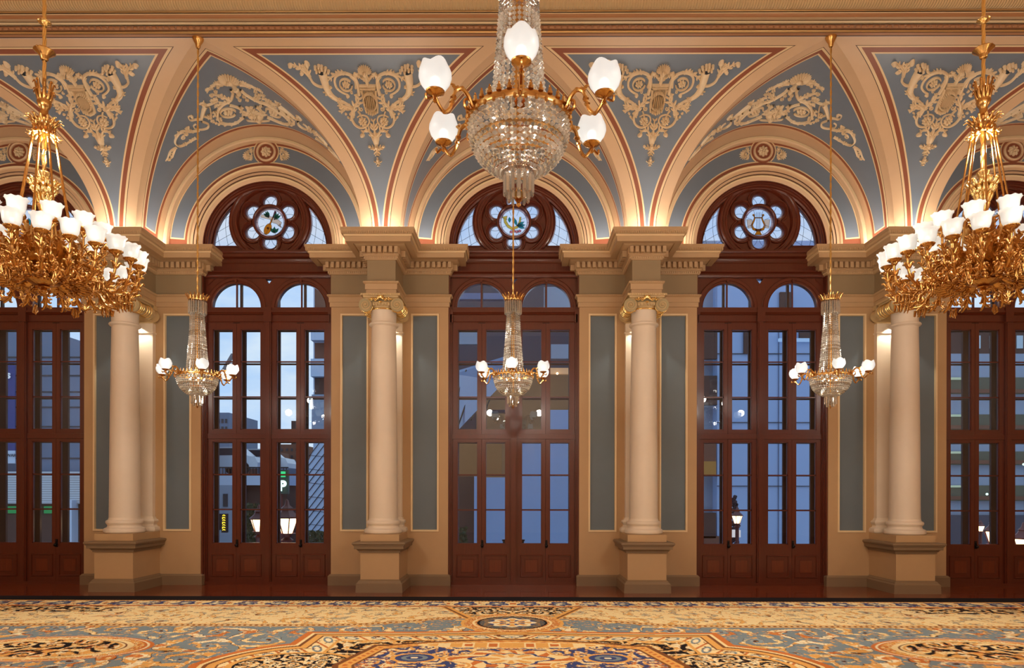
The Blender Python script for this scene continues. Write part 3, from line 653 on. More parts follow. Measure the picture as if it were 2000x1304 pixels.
        R = [rr(0, YF - 0.001), rr(0.008, YF - 0.014), rr(0.022, YF - 0.014), rr(0.03, YF + 0.01), rr(0.075, YF + 0.01), rr(0.09, YF - 0.004), rr(0.10, YF - 0.004)]
        for i in range(len(R) - 1): mb.add(R[i] + R[i + 1], [(j, (j + 1) % 4, 4 + (j + 1) % 4, 4 + j) for j in range(4)], 0)
        mb.add(R[-1], [(0, 1, 2, 3)], 1); mb.build('fielded_panel', [MAHOG, MAHOGP], c, smooth=0)
        if not handed:
            mb = MB(); xh = x0 + 0.012
            mb.box(xh - 0.02, xh + 0.02, YF - 0.012, YF, 0.66, 0.80); mb.ball((xh, YF - 0.05, 0.70), 0.027, 12, 0, 1, 0.8, 1); mb.tube([(xh, YF - 0.04, 0.70), (xh, YF, 0.70)], 0.01, 8); mb.ball((xh, YF - 0.015, 0.765), 0.014, 8)
            mb.build('door_knob', BLACK, c)
    # outer storm sashes, a hand's breadth behind
    mb = MB(); Y0, Y1 = 0.35, 0.40
    for a, b in ((-1.14, -1.0), (-0.645, -0.50), (-0.13, 0.13), (0.50, 0.645), (1.0, 1.14)): mb.box(a, b, Y0, Y1, 0.0, 4.97)
    for z, h in ((0.36, 0.72), (2.66, 0.22), (4.78, 0.38)): mb.box(-1.14, 1.14, Y0 + 0.005, Y1, z - h / 2, z + h / 2)
    for z in (3.998, 3.365, 1.969, 1.337): mb.box(-1.14, 1.14, Y0 + 0.01, Y1, z - 0.014, z + 0.014)
    for s in (-1, 1): mb.box(s * 0.585 - 0.02, s * 0.585 + 0.02, Y0, Y1, 4.9, 5.45)
    mb.box(-1.14, 1.14, Y0 + 0.005, Y1, 5.56, 5.96); mb.box(-0.12, 0.12, Y0, Y1, 4.9, 5.38)
    mb.build('storm_sash', wood('dark_storm_sash', (74, 30, 22), (48, 20, 16), 0.5), t, smooth=0)
    # ---- rose light
    AZ, RZ = 6.05, 6.535
    mb = MB()
    mb.arc([(1.166, 0.06), (1.150, 0.06), (1.145, 0.09), (1.12, 0.09), (1.115, 0.11), (1.09, 0.115), (1.08, 0.14), (1.05, 0.15), (1.045, 0.30)], 0, AZ, 56)
    cir = circ(0, RZ, 0.69, 72)
    big = [(1.07 * math.cos(PI * i / 60), AZ + 1.07 * math.sin(PI * i / 60)) for i in range(61)]
    def gl_side(x, z): return math.hypot(x, z - AZ) < 1.035 and math.hypot(x, z - RZ) > 0.735 and z > AZ + 0.035
    side = []                                          # outline of the side light
    a_hi = None
    out = []; inn = []
    for i in range(200):
        a = PI * i / 400
        x, z = 1.035 * math.cos(a), AZ + 1.035 * math.sin(a)
        if z > AZ + 0.035 and math.hypot(x, z - RZ) > 0.735: out.append((x, z))
    for i in range(300):
        a = -PI / 2 + PI * i / 300; x, z = 0.735 * math.cos(a), RZ + 0.735 * math.sin(a)
        if z > AZ + 0.035 and math.hypot(x, z - AZ) < 1.035 and x > 0: inn.append((x, z))
    sideR = [out[0]] + out[1::12] + [inn[-1]] + inn[::-1][1::14] + [inn[0]]
    sideL = [(-x, z) for x, z in sideR][::-1]
    holes = [circ(0, RZ, 0.268, 40)]
    PC = [(0.362 * math.cos(PI / 2 + k * PI / 3), RZ + 0.362 * math.sin(PI / 2 + k * PI / 3)) for k in range(6)]
    for c in PC:
        h = [q for q in circ(c[0], c[1], 0.125, 36) if math.hypot(q[0], q[1] - RZ) > 0.30]
        ks = max(range(len(h)), key=lambda i: math.dist(h[i], h[i - 1])); holes.append(h[ks:] + h[:ks])
    outer = [(1.09 * math.cos(PI * i / 60), AZ + 1.09 * math.sin(PI * i / 60)) for i in range(61)] + [(-1.09, 5.985), (1.09, 5.985)]
    def poly_in(pt, P):
        c = False; j = len(P) - 1
        for i in range(len(P)):
            if (P[i][1] > pt[1]) != (P[j][1] > pt[1]) and pt[0] < (P[j][0] - P[i][0]) * (pt[1] - P[i][1]) / (P[j][1] - P[i][1]) + P[i][0]: c = not c
            j = i
        return c
    def ins(x, z):
        return poly_in((x, z), outer) and not any(poly_in((x, z), h) for h in holes) and not poly_in((x, z), sideR) and not poly_in((x, z), sideL)
    mb.plate([outer, sideR, sideL] + holes, ins, 0.20, 0.27)
    # mouldings of the big ring, cusps round the petals
    rg = [(0.728, 0.20), (0.72, 0.15), (0.70, 0.135), (0.675, 0.135), (0.66, 0.155), (0.62, 0.155), (0.61, 0.14), (0.59, 0.14), (0.575, 0.165), (0.565, 0.20)]
    mb.arc(rg, 0, RZ, 80, 0, math.radians(-52), math.radians(232))
    mb.arc(rg, 0, RZ, 30, 0, math.radians(232), math.radians(308))
    for k, c in enumerate(PC):
        a = PI / 2 + k * PI / 3
        pr = [(0.215, 0.20), (0.205, 0.165), (0.19, 0.165), (0.178, 0.19), (0.15, 0.185), (0.138, 0.175), (0.128, 0.20)]
        mb.arc(pr, c[0], c[1], 40, 0, a - 2.0, a + 2.0)
    mb.arc([(0.315, 0.20), (0.308, 0.155), (0.285, 0.15), (0.27, 0.165), (0.265, 0.2)], 0, RZ, 60, 0, 0, 2 * PI)
    for P in (sideR, sideL): mb.tube([(x, 0.195, z) for x, z in P + P[:1]], 0.014, 6, 0, False)
    mb.build('rose_tracery', MAHOG, t)
    # glass of the petals and side lights: pale leaded glass with a rosy border
    mg = MB(); ml = MB(); yg = 0.235
    def poly(P, y, m): mg.add([(sum(p[0] for p in P) / len(P), y, sum(p[1] for p in P) / len(P))] + [(x, y, z) for x, z in P], [(0, 1 + i, 1 + (i + 1) % len(P)) for i in range(len(P))], m)
    for c in PC:
        k = circ(c[0], c[1], 0.132, 28); poly(k, yg, 0)
        for i in range(28):
            p, q = k[i], k[(i + 1) % 28]; f = lambda u: (c[0] + (u[0] - c[0]) * 0.83, c[1] + (u[1] - c[1]) * 0.83)
            mg.quad((p[0], yg - 0.003, p[1]), (q[0], yg - 0.003, q[1]), (f(q)[0], yg - 0.003, f(q)[1]), (f(p)[0], yg - 0.003, f(p)[1]), 1)
        ml.tube([(x, yg - 0.005, z) for x, z in circ(c[0], c[1], 0.109, 24) + circ(c[0], c[1], 0.109, 24)[:1]], 0.0032, 4, 0, False)
        an = math.atan2(c[1] - RZ, c[0])
        for s in (-1, 1):                              # two curved leads meeting at the heart of the petal
            b = an + PI; x0, z0 = c[0] + 0.105 * math.cos(b), c[1] + 0.105 * math.sin(b)
            x1, z1 = c[0] + 0.105 * math.cos(an + s * 0.95), c[1] + 0.105 * math.sin(an + s * 0.95); xm, zm = c[0] + 0.04 * math.cos(an + s * 1.2), c[1] + 0.04 * math.sin(an + s * 1.2)
            ml.tube([(x, yg - 0.005, z) for x, z in catmull([(x0, z0), (xm - 0.01 * math.cos(an), zm - 0.01 * math.sin(an)), (x1, z1)], 5)], 0.003, 4, 0, False)
    for P in (sideR, sideL):
        poly(P, yg, 0); cx, cz = sum(p[0] for p in P) / len(P), sum(p[1] for p in P) / len(P)
        sg = 1 if cx > 0 else -1
        In = []
        for i in range(len(P)):                       # inset outline
            a, b, c = Vector(P[i - 1]), Vector(P[i]), Vector(P[(i + 1) % len(P)])
            n1 = (b - a).normalized(); n2 = (c - b).normalized(); n = Vector((-(n1.y + n2.y), n1.x + n2.x))
            if n.length < 1e-6: n = Vector((-n1.y, n1.x))
            n.normalize()
            if n.dot(Vector((cx, cz)) - b) < 0: n = -n
            In.append(b + n * 0.022)
        for i in range(len(P)):
            j = (i + 1) % len(P); mg.quad((P[i][0], yg - 0.003, P[i][1]), (P[j][0], yg - 0.003, P[j][1]), (In[j].x, yg - 0.003, In[j].y), (In[i].x, yg - 0.003, In[i].y), 1)
        ml.tube([(p.x, yg - 0.005, p.y) for p in In + In[:1]], 0.003, 4, 0, False)
        inside = lambda x, z: poly_in((x, z), P)
        for k in range(4):                             # curved quarries
            for kind in (0, 1):
                pts = []
                for i in range(40):
                    f = i / 39
                    if kind == 0: x, z = sg * (0.48 + f * 0.60), AZ + 0.02 + k * 0.17 + (f - 0.2) * 0.42
                    else: x, z = sg * (0.60 + k * 0.155 + 0.10 * math.sin(f * 2.2) - 0.05 * f), AZ + f * 0.7
                    if kind == 0: z = AZ + 0.30 + k * 0.17 - (f) * 0.34 - 0.05
                    if inside(x, z): pts.append((x, yg - 0.005, z))
                if len(pts) > 2: ml.tube(pts, 0.003, 4, 0, False)
    g = mg.build('leaded_glass', [STAIN_BLUE, STAIN_ROSE], t, smooth=0); ml.build('lead_came', LEAD, g, smooth=0)
    return t
STAIN_BLUE = glassmat('pale_blue_leaded_glass', (0.86, 0.90, 1.0), 1.45, dif=0.25, difc=(0.8, 0.86, 0.97))
STAIN_ROSE = glassmat('rose_leaded_glass', (0.98, 0.72, 0.70), 1.45, dif=0.3, difc=(0.95, 0.75, 0.72))
SG = {k: glassmat(k + '_leaded_glass', lin(c), 1.45, dif=0.45, difc=lin(c)) for k, c in dict(amber=(214, 128, 30), green=(30, 104, 74), cream=(246, 222, 196), plum=(110, 40, 62), yellow=(236, 206, 90), teal=(40, 150, 160), pink=(230, 140, 150), brown=(130, 70, 30)).items()}
w0 = make_window(); wins = [w0]
for i in range(1, 5): c = copy_tree(w0); c.name = 'window_%d' % (i + 1); wins.append(c)
for i, wx in enumerate(WC): wins[i].location = (wx, 0, 0)
# ---- stained medallions, each of its own design
def medallion(win, shapes, lines):
    RZ = 6.535; y = 0.232; keys = list(SG)
    mg = MB(); ml = MB(); n = 36
    mg.add([(0, y, RZ)] + [(x, y, z) for x, z in circ(0, RZ, 0.285, n)], [(0, 1 + i, 1 + (i + 1) % n) for i in range(n)], 0)
    A, B = circ(0, RZ, 0.28, n), circ(0, RZ, 0.235, n)
    for i in range(n):
        j = (i + 1) % n; mg.quad((A[i][0], y - 0.003, A[i][1]), (A[j][0], y - 0.003, A[j][1]), (B[j][0], y - 0.003, B[j][1]), (B[i][0], y - 0.003, B[i][1]), 1)
        if i % 3 == 0: ml.tube([(A[i][0], y - 0.005, A[i][1]), (B[i][0], y - 0.005, B[i][1])], 0.0028, 4)
    ml.tube([(x, y - 0.005, z) for x, z in B + B[:1]], 0.0035, 4, 0, False)
    for col, P in shapes:
        cx, cz = sum(p[0] for p in P) / len(P), sum(p[1] for p in P) / len(P)
        V = [Vector(p) for p in P]; r = delaunay_2d_cdt(V, [(i, (i + 1) % len(P)) for i in range(len(P))], [], 1, 1e-5)
        mg.add([(p.x, y - 0.004, RZ + p.y) for p in r[0]], [tuple(f) for f in r[2]], 2 + keys.index(col))
        ml.tube([(a, y - 0.006, RZ + b) for a, b in P + P[:1]], 0.0025, 4, 0, False)
    for L in lines: ml.tube([(a, y - 0.006, RZ + b) for a, b in L], 0.0026, 4)
    g = mg.build('medallion_glass', [STAIN_BLUE, STAIN_ROSE] + [SG[k] for k in keys], win, smooth=0); ml.build('lead_came', LEAD, g, smooth=0)
def ellp(cx, cz, a, b, rot, n=16): return [(cx + a * math.cos(t) * math.cos(rot) - b * math.sin(t) * math.sin(rot), cz + a * math.cos(t) * math.sin(rot) + b * math.sin(t) * math.cos(rot)) for t in [2 * PI * i / n for i in range(n)]]
def leaf2(x, z, L, wd, rot): return [(x + L * u * math.cos(rot) - wd * v * math.sin(rot), z + L * u * math.sin(rot) + wd * v * math.cos(rot)) for u, v in ((0, 0), (0.3, 0.45), (0.6, 0.5), (1, 0), (0.6, -0.5), (0.3, -0.45))]
spokes = [[(0.235 * math.cos(a), 0.235 * math.sin(a)), (0.13 * math.cos(a), 0.13 * math.sin(a))] for a in [PI / 8 + k * PI / 4 for k in range(8)]]
# mandolin on a ribbon with leaves
mando = [('cream', [(-0.19, 0.10), (-0.12, 0.08), (-0.02, 0.06), (0.03, 0.0), (0.10, -0.02), (0.17, -0.07), (0.20, 0.0), (0.14, 0.05), (0.06, 0.09), (-0.06, 0.13), (-0.17, 0.15)]),
         ('cream', [(0.14, -0.05), (0.20, -0.11), (0.17, -0.02)]), ('amber', ellp(-0.055, -0.115, 0.105, 0.062, 1.15, 20)), ('brown', ellp(-0.05, -0.10, 0.022, 0.02, 0)),
         ('amber', [(-0.03, -0.03), (0.0, -0.035), (0.045, 0.09), (0.03, 0.10)]), ('plum', [(0.03, 0.10), (0.045, 0.09), (0.10, 0.20), (0.07, 0.215), (0.05, 0.15)])]
mando += [('green', leaf2(-0.03, 0.09, 0.13, 0.045, a)) for a in (2.5, 2.15, 1.85)] + [('green', leaf2(0.06, 0.05, 0.15, 0.045, a)) for a in (1.3, 0.95, 0.6)] + [('green', leaf2(0.06, -0.19, 0.12, 0.05, a)) for a in (0.8, 1.5, 2.2)]
# golden lyre
def lyre_side(s): return [(s * 0.02, -0.16), (s * 0.10, -0.14), (s * 0.135, -0.06), (s * 0.10, 0.02), (s * 0.075, 0.08), (s * 0.09, 0.125), (s * 0.075, 0.13), (s * 0.05, 0.08), (s * 0.07, 0.02), (s * 0.10, -0.05), (s * 0.08, -0.10), (s * 0.02, -0.12)]
lyre = [('cream', [(-0.21, 0.05), (-0.11, 0.05), (-0.11, -0.10), (-0.19, -0.11)]), ('cream', [(0.21, 0.05), (0.11, 0.05), (0.11, -0.10), (0.19, -0.11)]), ('amber', lyre_side(-1)), ('amber', lyre_side(1)), ('amber', [(-0.07, 0.075), (0.07, 0.075), (0.07, 0.09), (-0.07, 0.09)]),
        ('brown', [(-0.05, -0.16), (0.05, -0.16), (0.05, -0.12), (-0.05, -0.12)]), ('amber', [(-0.065, -0.225), (0.065, -0.225), (0.03, -0.16), (-0.03, -0.16)]), ('amber', ellp(-0.085, 0.13, 0.02, 0.02, 0, 10)), ('amber', ellp(0.085, 0.13, 0.02, 0.02, 0, 10))]
lst = [[(x, -0.11), (x, 0.18)] for x in (-0.033, -0.011, 0.011, 0.033)]
# horn with teal leaves and pink blossoms
horn = [('yellow', [(-0.22, 0.10), (-0.12, 0.12), (-0.13, 0.08), (-0.14, 0.03), (-0.10, -0.04), (-0.03, -0.09), (0.05, -0.06), (0.09, 0.02), (0.10, 0.10), (0.13, 0.10), (0.12, 0.0), (0.07, -0.10), (-0.03, -0.14), (-0.12, -0.09), (-0.18, 0.0), (-0.19, 0.07)])]
horn += [('teal', leaf2(0.05, -0.06, 0.16, 0.05, a)) for a in (0.1, 0.5, -0.3, 1.9)] + [('teal', leaf2(-0.08, 0.0, 0.10, 0.05, 1.6))] + [('pink', ellp(-0.05 + 0.05 * k, -0.17 + 0.015 * (k % 2), 0.03, 0.026, 0, 8)) for k in range(4)]
for i, (sh, ln) in enumerate([(horn, spokes), (mando, spokes), (horn, spokes), (lyre, spokes + lst), (mando, spokes)]): medallion(wins[i], sh, ln)
# ================================================================ PLASTER RELIEFS ON THE VAULTS
class Relief(MB):
    """low relief modelled on a (u, v) sheet with height h, then laid on the vault"""
    def stroke(s, P, w0, w1=None, h=0.03, k=5, taper=True):
        w1 = w0 if w1 is None else w1; Q = catmull(P, k); L = len(Q); vs = []; n = 5
        for i, (x, y) in enumerate(Q):
            a, b = Q[max(0, i - 1)], Q[min(L - 1, i + 1)]; dx, dy = b[0] - a[0], b[1] - a[1]; l = math.hypot(dx, dy) or 1; nx, ny = -dy / l, dx / l
            w = w0 + (w1 - w0) * i / (L - 1)
            for j in range(n):
                a_ = PI * j / (n - 1); vs.append((x + nx * w * math.cos(a_), y + ny * w * math.cos(a_), (h * min(1.4, w / max(w0, w1)) * math.sin(a_) if j not in (0, n - 1) else -0.004)))
        s.add(vs, [(i * n + j, i * n + j + 1, (i + 1) * n + j + 1, (i + 1) * n + j) for i in range(L - 1) for j in range(n - 1)])
    def blob(s, x, y, rx, ry=None, rot=0, h=0.03, n=8):
        ry = ry or rx; vs = [(x, y, h)]
        for q, hh in ((0.6, 0.8), (1.0, -0.004)):
            for i in range(n):
                a = 2 * PI * i / n; p, r = rx * q * math.cos(a), ry * q * math.sin(a); vs.append((x + p * math.cos(rot) - r * math.sin(rot), y + p * math.sin(rot) + r * math.cos(rot), h * hh if hh > 0 else hh))
        s.add(vs, [(0, 1 + i, 1 + (i + 1) % n) for i in range(n)] + [(1 + i, 1 + n + i, 1 + n + (i + 1) % n, 1 + (i + 1) % n) for i in range(n)])
    def rosette(s, x, y, r, n=6, h=0.03):
        for k in range(n):
            a = 2 * PI * k / n; s.blob(x + 0.58 * r * math.cos(a), y + 0.58 * r * math.sin(a), r * 0.42, r * 0.30, a, h)
        s.blob(x, y, r * 0.26, r * 0.26, 0, h * 1.35)
    def fan(s, x, y, r, a0, a1, n=9, h=0.03):
        for k in range(n):
            a = a0 + (a1 - a0) * k / (n - 1); rr = r * (0.85 + 0.15 * math.sin(PI * k / (n - 1)))
            s.blob(x + 0.58 * rr * math.cos(a), y + 0.58 * rr * math.sin(a), rr * 0.44, rr * 0.12, a, h, 6)
        s.blob(x, y, r * 0.22, r * 0.16, 0, h * 1.3)
    def leaf(s, P, w, h=0.035, lobes=4):
        """acanthus: a ridge along P with lobes springing to both sides"""
        Q = catmull(P, 4); L = len(Q); s.stroke(P, w * 0.34, w * 0.10, h, 4)
        for i in range(1, lobes + 1):
            f = i / (lobes + 0.6); j = int(f * (L - 1)); a, b = Q[max(0, j - 1)], Q[min(L - 1, j + 1)]; an = math.atan2(b[1] - a[1], b[0] - a[0]); ww = w * (0.35 + 0.75 * math.sin(PI * min(0.95, f * 0.9 + 0.08)))
            for sg in (-1, 1):
                d = an + sg * 0.75; s.blob(Q[j][0] + 0.55 * ww * math.cos(d), Q[j][1] + 0.55 * ww * math.sin(d), ww * 0.60, ww * 0.21, d, h * 0.62, 8)
    def curl(s, x, y, r, a0, turns, sg, w):
        s.stroke(spiral_pts(x, y, r, r * 0.22, turns, a0, sg, 14), w, w * 0.6, w * 1.3, 2)
    def mirrored(s):
        b = len(s.v); s.v += [(-x, y, z) for x, y, z in s.v]; s.f += [tuple(b + i for i in f[::-1]) for f in s.f]; s.m += s.m[:]
def unproj_cove(px, py, p):
    best = None
    for i in range(301):
        phi = PI / 2 * i / 300; q = cove(0, phi); d = D + q[1]; e = abs(965 - (q[2] - H) * F / d - py)
        if best is None or e < best[0]: best = (e, phi, d)
    _, phi, d = best; return (0.045 + (px - 1008) * d / F - p, interp(phi, AC, TC))
def unproj_lun(px, py, wx):
    best = None
    for i in range(420):
        phi = 0.12 + (PI / 2 + 0.35 - 0.12) * i / 419; X = wx - HL * math.cos(phi)
        d = F * (X - 0.045) / (px - 1008)
        Ya = D - d; Yg = Y_S + A_C * (1 - abs(math.cos(phi)))
        if Ya < -0.05 or Ya > Yg * 1.1: continue
        q = lun(phi, Ya / Yg); e = abs(965 - (q[2] - H) * F / d - py)
        if best is None or e < best[0]: best = (e, phi, Ya)
    if best is None: return None
    return (interp(best[1], AL, TL) - TL[-1] / 2, best[2])
# --- lyre trophy for the cove panels
T1 = lambda *pts: [unproj_cove(540 + x / 5.217, 90 + y / 5.217, -2.205) for x, y in pts]
ax = lambda y: T1((960, y))[0][1]
R = Relief()
R.leaf(T1((330, 310), (300, 240), (250, 170)), 0.075, lobes=3); R.leaf(T1((320, 290), (240, 220), (150, 180)), 0.075, lobes=3)
q = T1((130, 185), (300, 170), (250, 270)); R.blob(*q[0], 0.045, 0.035, 0.3, 0.045); R.blob(*q[1], 0.04, 0.06, 0.2, 0.04); R.blob(*q[2], 0.05, 0.03, 0.6)
R.stroke(T1((320, 290), (365, 365), (440, 405), (500, 390)), 0.016, 0.02)
R.stroke(T1((455, 255), (475, 340), (500, 420), (545, 490), (610, 540), (690, 575), (770, 625)), 0.072, 0.014, 0.05, 6)
for x, y in ((385, 205), (420, 190), (455, 215), (490, 215), (520, 245), (430, 235), (480, 250), (400, 240), (450, 195)): R.blob(*T1((x, y))[0], 0.026, 0.026, 0, 0.055)
R.leaf(T1((540, 480), (520, 430), (550, 400)), 0.05); R.leaf(T1((560, 510), (500, 480), (480, 460)), 0.04, lobes=2); R.rosette(*T1((625, 545))[0], 0.045); R.leaf(T1((690, 575), (650, 560), (640, 520)), 0.035, lobes=2)
R.stroke(T1((832, 490), (820, 390), (775, 310), (690, 272), (610, 290), (583, 350), (605, 420), (660, 465), (722, 490)), 0.028, 0.014)
R.stroke(T1((800, 420), (790, 350), (740, 300)), 0.02, 0.012); R.leaf(T1((680, 270), (610, 270), (530, 330), (500, 385)), 0.06); R.leaf(T1((700, 265), (640, 255), (590, 262)), 0.05, lobes=3)
cx = T1((700, 388))[0]; R.stroke([(cx[0] + 0.092 * math.cos(a), cx[1] + 0.092 * math.sin(a)) for a in [0.6 + i * 0.52 for i in range(12)]], 0.011, 0.011); R.rosette(*cx, 0.062, 7)
R.blob(*T1((718, 505))[0], 0.032); R.curl(*T1((760, 470))[0], 0.028, 1, 1.1, 1, 0.01)
R.leaf(T1((775, 700), (785, 620), (830, 540), (800, 480)), 0.085, lobes=5); R.leaf(T1((780, 720), (765, 660), (775, 600)), 0.05, lobes=3)
R.leaf(T1((770, 640), (700, 610), (610, 600)), 0.08); R.leaf(T1((720, 640), (670, 640), (640, 675)), 0.06, lobes=3)
R.stroke(T1((770, 640), (758, 720), (790, 790), (850, 828), (910, 812), (938, 765), (915, 712), (860, 698), (815, 720)), 0.022, 0.010); R.rosette(*T1((872, 765))[0], 0.072, 8, 0.04)
R.stroke(T1((820, 650), (845, 690), (865, 730)), 0.012, 0.012); R.curl(*T1((855, 640))[0], 0.04, 2, 1.3, 1, 0.012)
for x, y in ((700, 690), (725, 720), (745, 690), (750, 745)): R.blob(*T1((x, y))[0], 0.026, 0.018, x, 0.03)
R.leaf(T1((770, 270), (790, 285), (840, 310)), 0.06, lobes=3); R.leaf(T1((850, 300), (800, 290), (765, 300)), 0.05, lobes=2)
R.leaf(T1((985, 960), (950, 880), (905, 850), (862, 880)), 0.07, lobes=4); R.blob(*T1((868, 905))[0], 0.045, 0.035, 0.5, 0.045)
R.leaf(T1((1015, 1060), (985, 1040), (945, 1030)), 0.05, lobes=3); R.blob(*T1((940, 1020))[0], 0.026); R.stroke(T1((1025, 1180), (1000, 1185), (985, 1165)), 0.012, 0.006)
R.mirrored()
top = ax(400)
for k in range(11): x = (k - 5) * 0.021; R.blob(x, ax(405), 0.010, 0.010, 0, 0.035); R.blob(x, ax(430), 0.010, 0.012, 0, 0.035)
R.stroke([(-0.125, ax(392)), (0.125, ax(392))], 0.012, 0.012, 0.04); R.stroke([(-0.12, ax(418)), (0.12, ax(418))], 0.008, 0.008, 0.04)
for s in (-1, 1): R.stroke([(s * 0.115, ax(435)), (s * 0.10, ax(500)), (s * 0.10, ax(600)), (s * 0.085, ax(670))], 0.016, 0.014, 0.035)
for k in range(9): x = (k - 4) * 0.022; R.stroke([(x, ax(435)), (x * 0.9, ax(675))], 0.006, 0.005, 0.02)
cy = ax(555)
for k in range(28): a = 2 * PI * k / 28; R.blob(0.100 * math.cos(a), cy + 0.125 * math.sin(a), 0.019, 0.017, a, 0.06, 6)
for k in range(5): x = (k - 2) * 0.028; R.stroke([(x, cy - 0.10 * (1 - abs(k - 2) * .12)), (x, cy + 0.10 * (1 - abs(k - 2) * .12))], 0.009, 0.009, 0.05)
for k in range(-3, 4): R.blob(k * 0.028, ax(690 - abs(k) * 10), 0.014, 0.034, 0, 0.04)
R.fan(0, ax(255), 0.125, PI * 0.02, PI * 0.98, 11, 0.045); R.blob(0, ax(275), 0.05, 0.03, 0, 0.05)
for s in (-1, 1): R.blob(s * 0.035, ax(250), 0.02, 0.016, 0, 0.06); R.leaf([(0, ax(370)), (s * 0.03, ax(330)), (s * 0.07, ax(310))], 0.05, lobes=3)
R.stroke([(0, ax(270)), (0, ax(385))], 0.02, 0.026, 0.035)
R.leaf([(0, ax(985)), (0, ax(860)), (0, ax(740))], 0.085, 0.05, 5); R.blob(0, ax(950), 0.055, 0.10, 0, 0.055); R.blob(0, ax(1000), 0.03, 0.025, 0, 0.05)
R.leaf([(0, ax(1000)), (0, ax(1060)), (0, ax(1115))], 0.07, 0.05, 3); R.blob(0, ax(1030), 0.035, 0.035, 0, 0.06)
R.leaf([(0, ax(1125)), (0, ax(1180)), (0, ax(1225))], 0.045, 0.04, 3); R.blob(0, ax(1160), 0.025, 0.03, 0, 0.05)
def on_cove(x, v, h):
    phi = interp(v, TC, AC); q = cove(x, phi); return (q[0], q[1] - h * math.cos(phi) * 1.5, q[2] - h * math.sin(phi) * 1.5)
R.xf(on_cove); base = R.build('plaster_lyre_relief', PLAST, smooth=50)
ll = ['ivory plaster lyre and cornucopia relief in the leftmost blue cove panel', 'ivory plaster lyre and cornucopia relief in the cove panel left of the big crystal',
      'ivory plaster lyre and cornucopia relief in the cove panel right of the big crystal', 'ivory plaster lyre and cornucopia relief in the rightmost blue cove panel, behind the gilded rod']
for i, p in enumerate(PX):
    o = base if i == 0 else base.copy()
    if i: COL.objects.link(o)
    o.location = (p, 0, 0); tag(o, ll[i], 'relief', 'lyre reliefs in the cove')
# --- scroll trophy for the lunette vaults
def T2(*pts):
    out = []
    for x, y in pts:
        q = unproj_lun(300 + x / 4.831, 60 + y / 4.831, -4.41)
        if q: out.append((min(q[0], 0.0), min(q[1], 2.55)))
    return out
R = Relief()
def st(P, *a, **k):
    if len(P) > 1: R.stroke(P, *a, **k)
def lf(P, *a, **k):
    if len(P) > 1: R.leaf(P, *a, **k)
st(T2((715, 540), (735, 590), (710, 650), (640, 690), (595, 750), (600, 830), (660, 868), (760, 862), (840, 805)), 0.024, 0.022)
lf(T2((560, 740), (575, 800), (640, 860)), 0.07); lf(T2((840, 800), (760, 865), (650, 875), (530, 850)), 0.06, lobes=6); lf(T2((720, 640), (650, 620), (600, 595)), 0.07); lf(T2((700, 660), (620, 680), (560, 720)), 0.07)
c = T2((690, 762))[0]; st([(c[0] + 0.125 * math.cos(a), c[1] + 0.125 * math.sin(a)) for a in [i * 0.5 for i in range(12)]], 0.012, 0.012); R.rosette(*c, 0.085, 6, 0.035)
st(T2((700, 690), (790, 720), (830, 760)), 0.02, 0.02)
st(T2((690, 500), (620, 485), (550, 495), (505, 545), (488, 572)), 0.014, 0.008)
for P in (((640, 490), (600, 510), (590, 540)), ((560, 495), (530, 520), (545, 545)), ((520, 530), (500, 540), (480, 560)), ((600, 600), (560, 590), (510, 605)), ((590, 620), (550, 640), (520, 660)), ((560, 500), (570, 480), (600, 470))): lf(T2(*P), 0.04, lobes=3)
for x, y in ((570, 560), (530, 600), (545, 655), (575, 650), (800, 640), (780, 610)): R.rosette(*T2((x, y))[0], 0.035, 5)
st(T2((570, 660), (520, 680), (470, 690), (430, 680)), 0.014, 0.016)
st(T2((475, 690), (455, 750), (435, 830)), 0.045, 0.024, 0.04); lf(T2((480, 690), (450, 670), (430, 690)), 0.05, lobes=2)
st(T2((435, 820), (380, 825), (330, 835), (312, 805), (345, 790)), 0.015, 0.008); R.blob(*T2((345, 800))[0], 0.03)
st(T2((435, 840), (500, 870), (490, 910), (430, 925), (375, 915), (362, 885), (385, 870)), 0.016, 0.009)
lf(T2((500, 770), (520, 820), (570, 870)), 0.05); st(T2((450, 790), (520, 810), (520, 730), (500, 700)), 0.012, 0.010)
st(T2((410, 930), (330, 940), (250, 940), (200, 990), (185, 1050), (230, 1085), (310, 1050), (380, 1000)), 0.018, 0.012)
lf(T2((350, 940), (310, 930), (300, 890)), 0.06); lf(T2((260, 945), (215, 960), (185, 1010)), 0.05); lf(T2((380, 1000), (300, 1050), (220, 1085)), 0.05, lobes=5); R.curl(*T2((268, 1005))[0], 0.06, 0, 1.4, 1, 0.013); R.rosette(*T2((290, 960))[0], 0.04)
st(T2((195, 1090), (140, 1130), (115, 1190), (95, 1222)), 0.016, 0.006); R.curl(*T2((150, 1155))[0], 0.05, 0, 1.2, -1, 0.012); lf(T2((180, 1100), (150, 1190), (100, 1215)), 0.04)
lf(T2((800, 700), (830, 760), (850, 790)), 0.07)
R.mirrored()
c0_, c1_ = T2((650, 430))[0], T2((915, 830))[0]
R.fan(0, c0_[1] - 0.10, 0.19, PI * 0.0, PI * 1.0, 13, 0.05); R.blob(0, c0_[1] - 0.12, 0.07, 0.05, 0, 0.06)
yv = c0_[1] - 0.12
R.stroke([(0, yv), (0, yv - 0.35)], 0.03, 0.04, 0.04); R.blob(0, yv - 0.22, 0.06, 0.03, 0, 0.05)
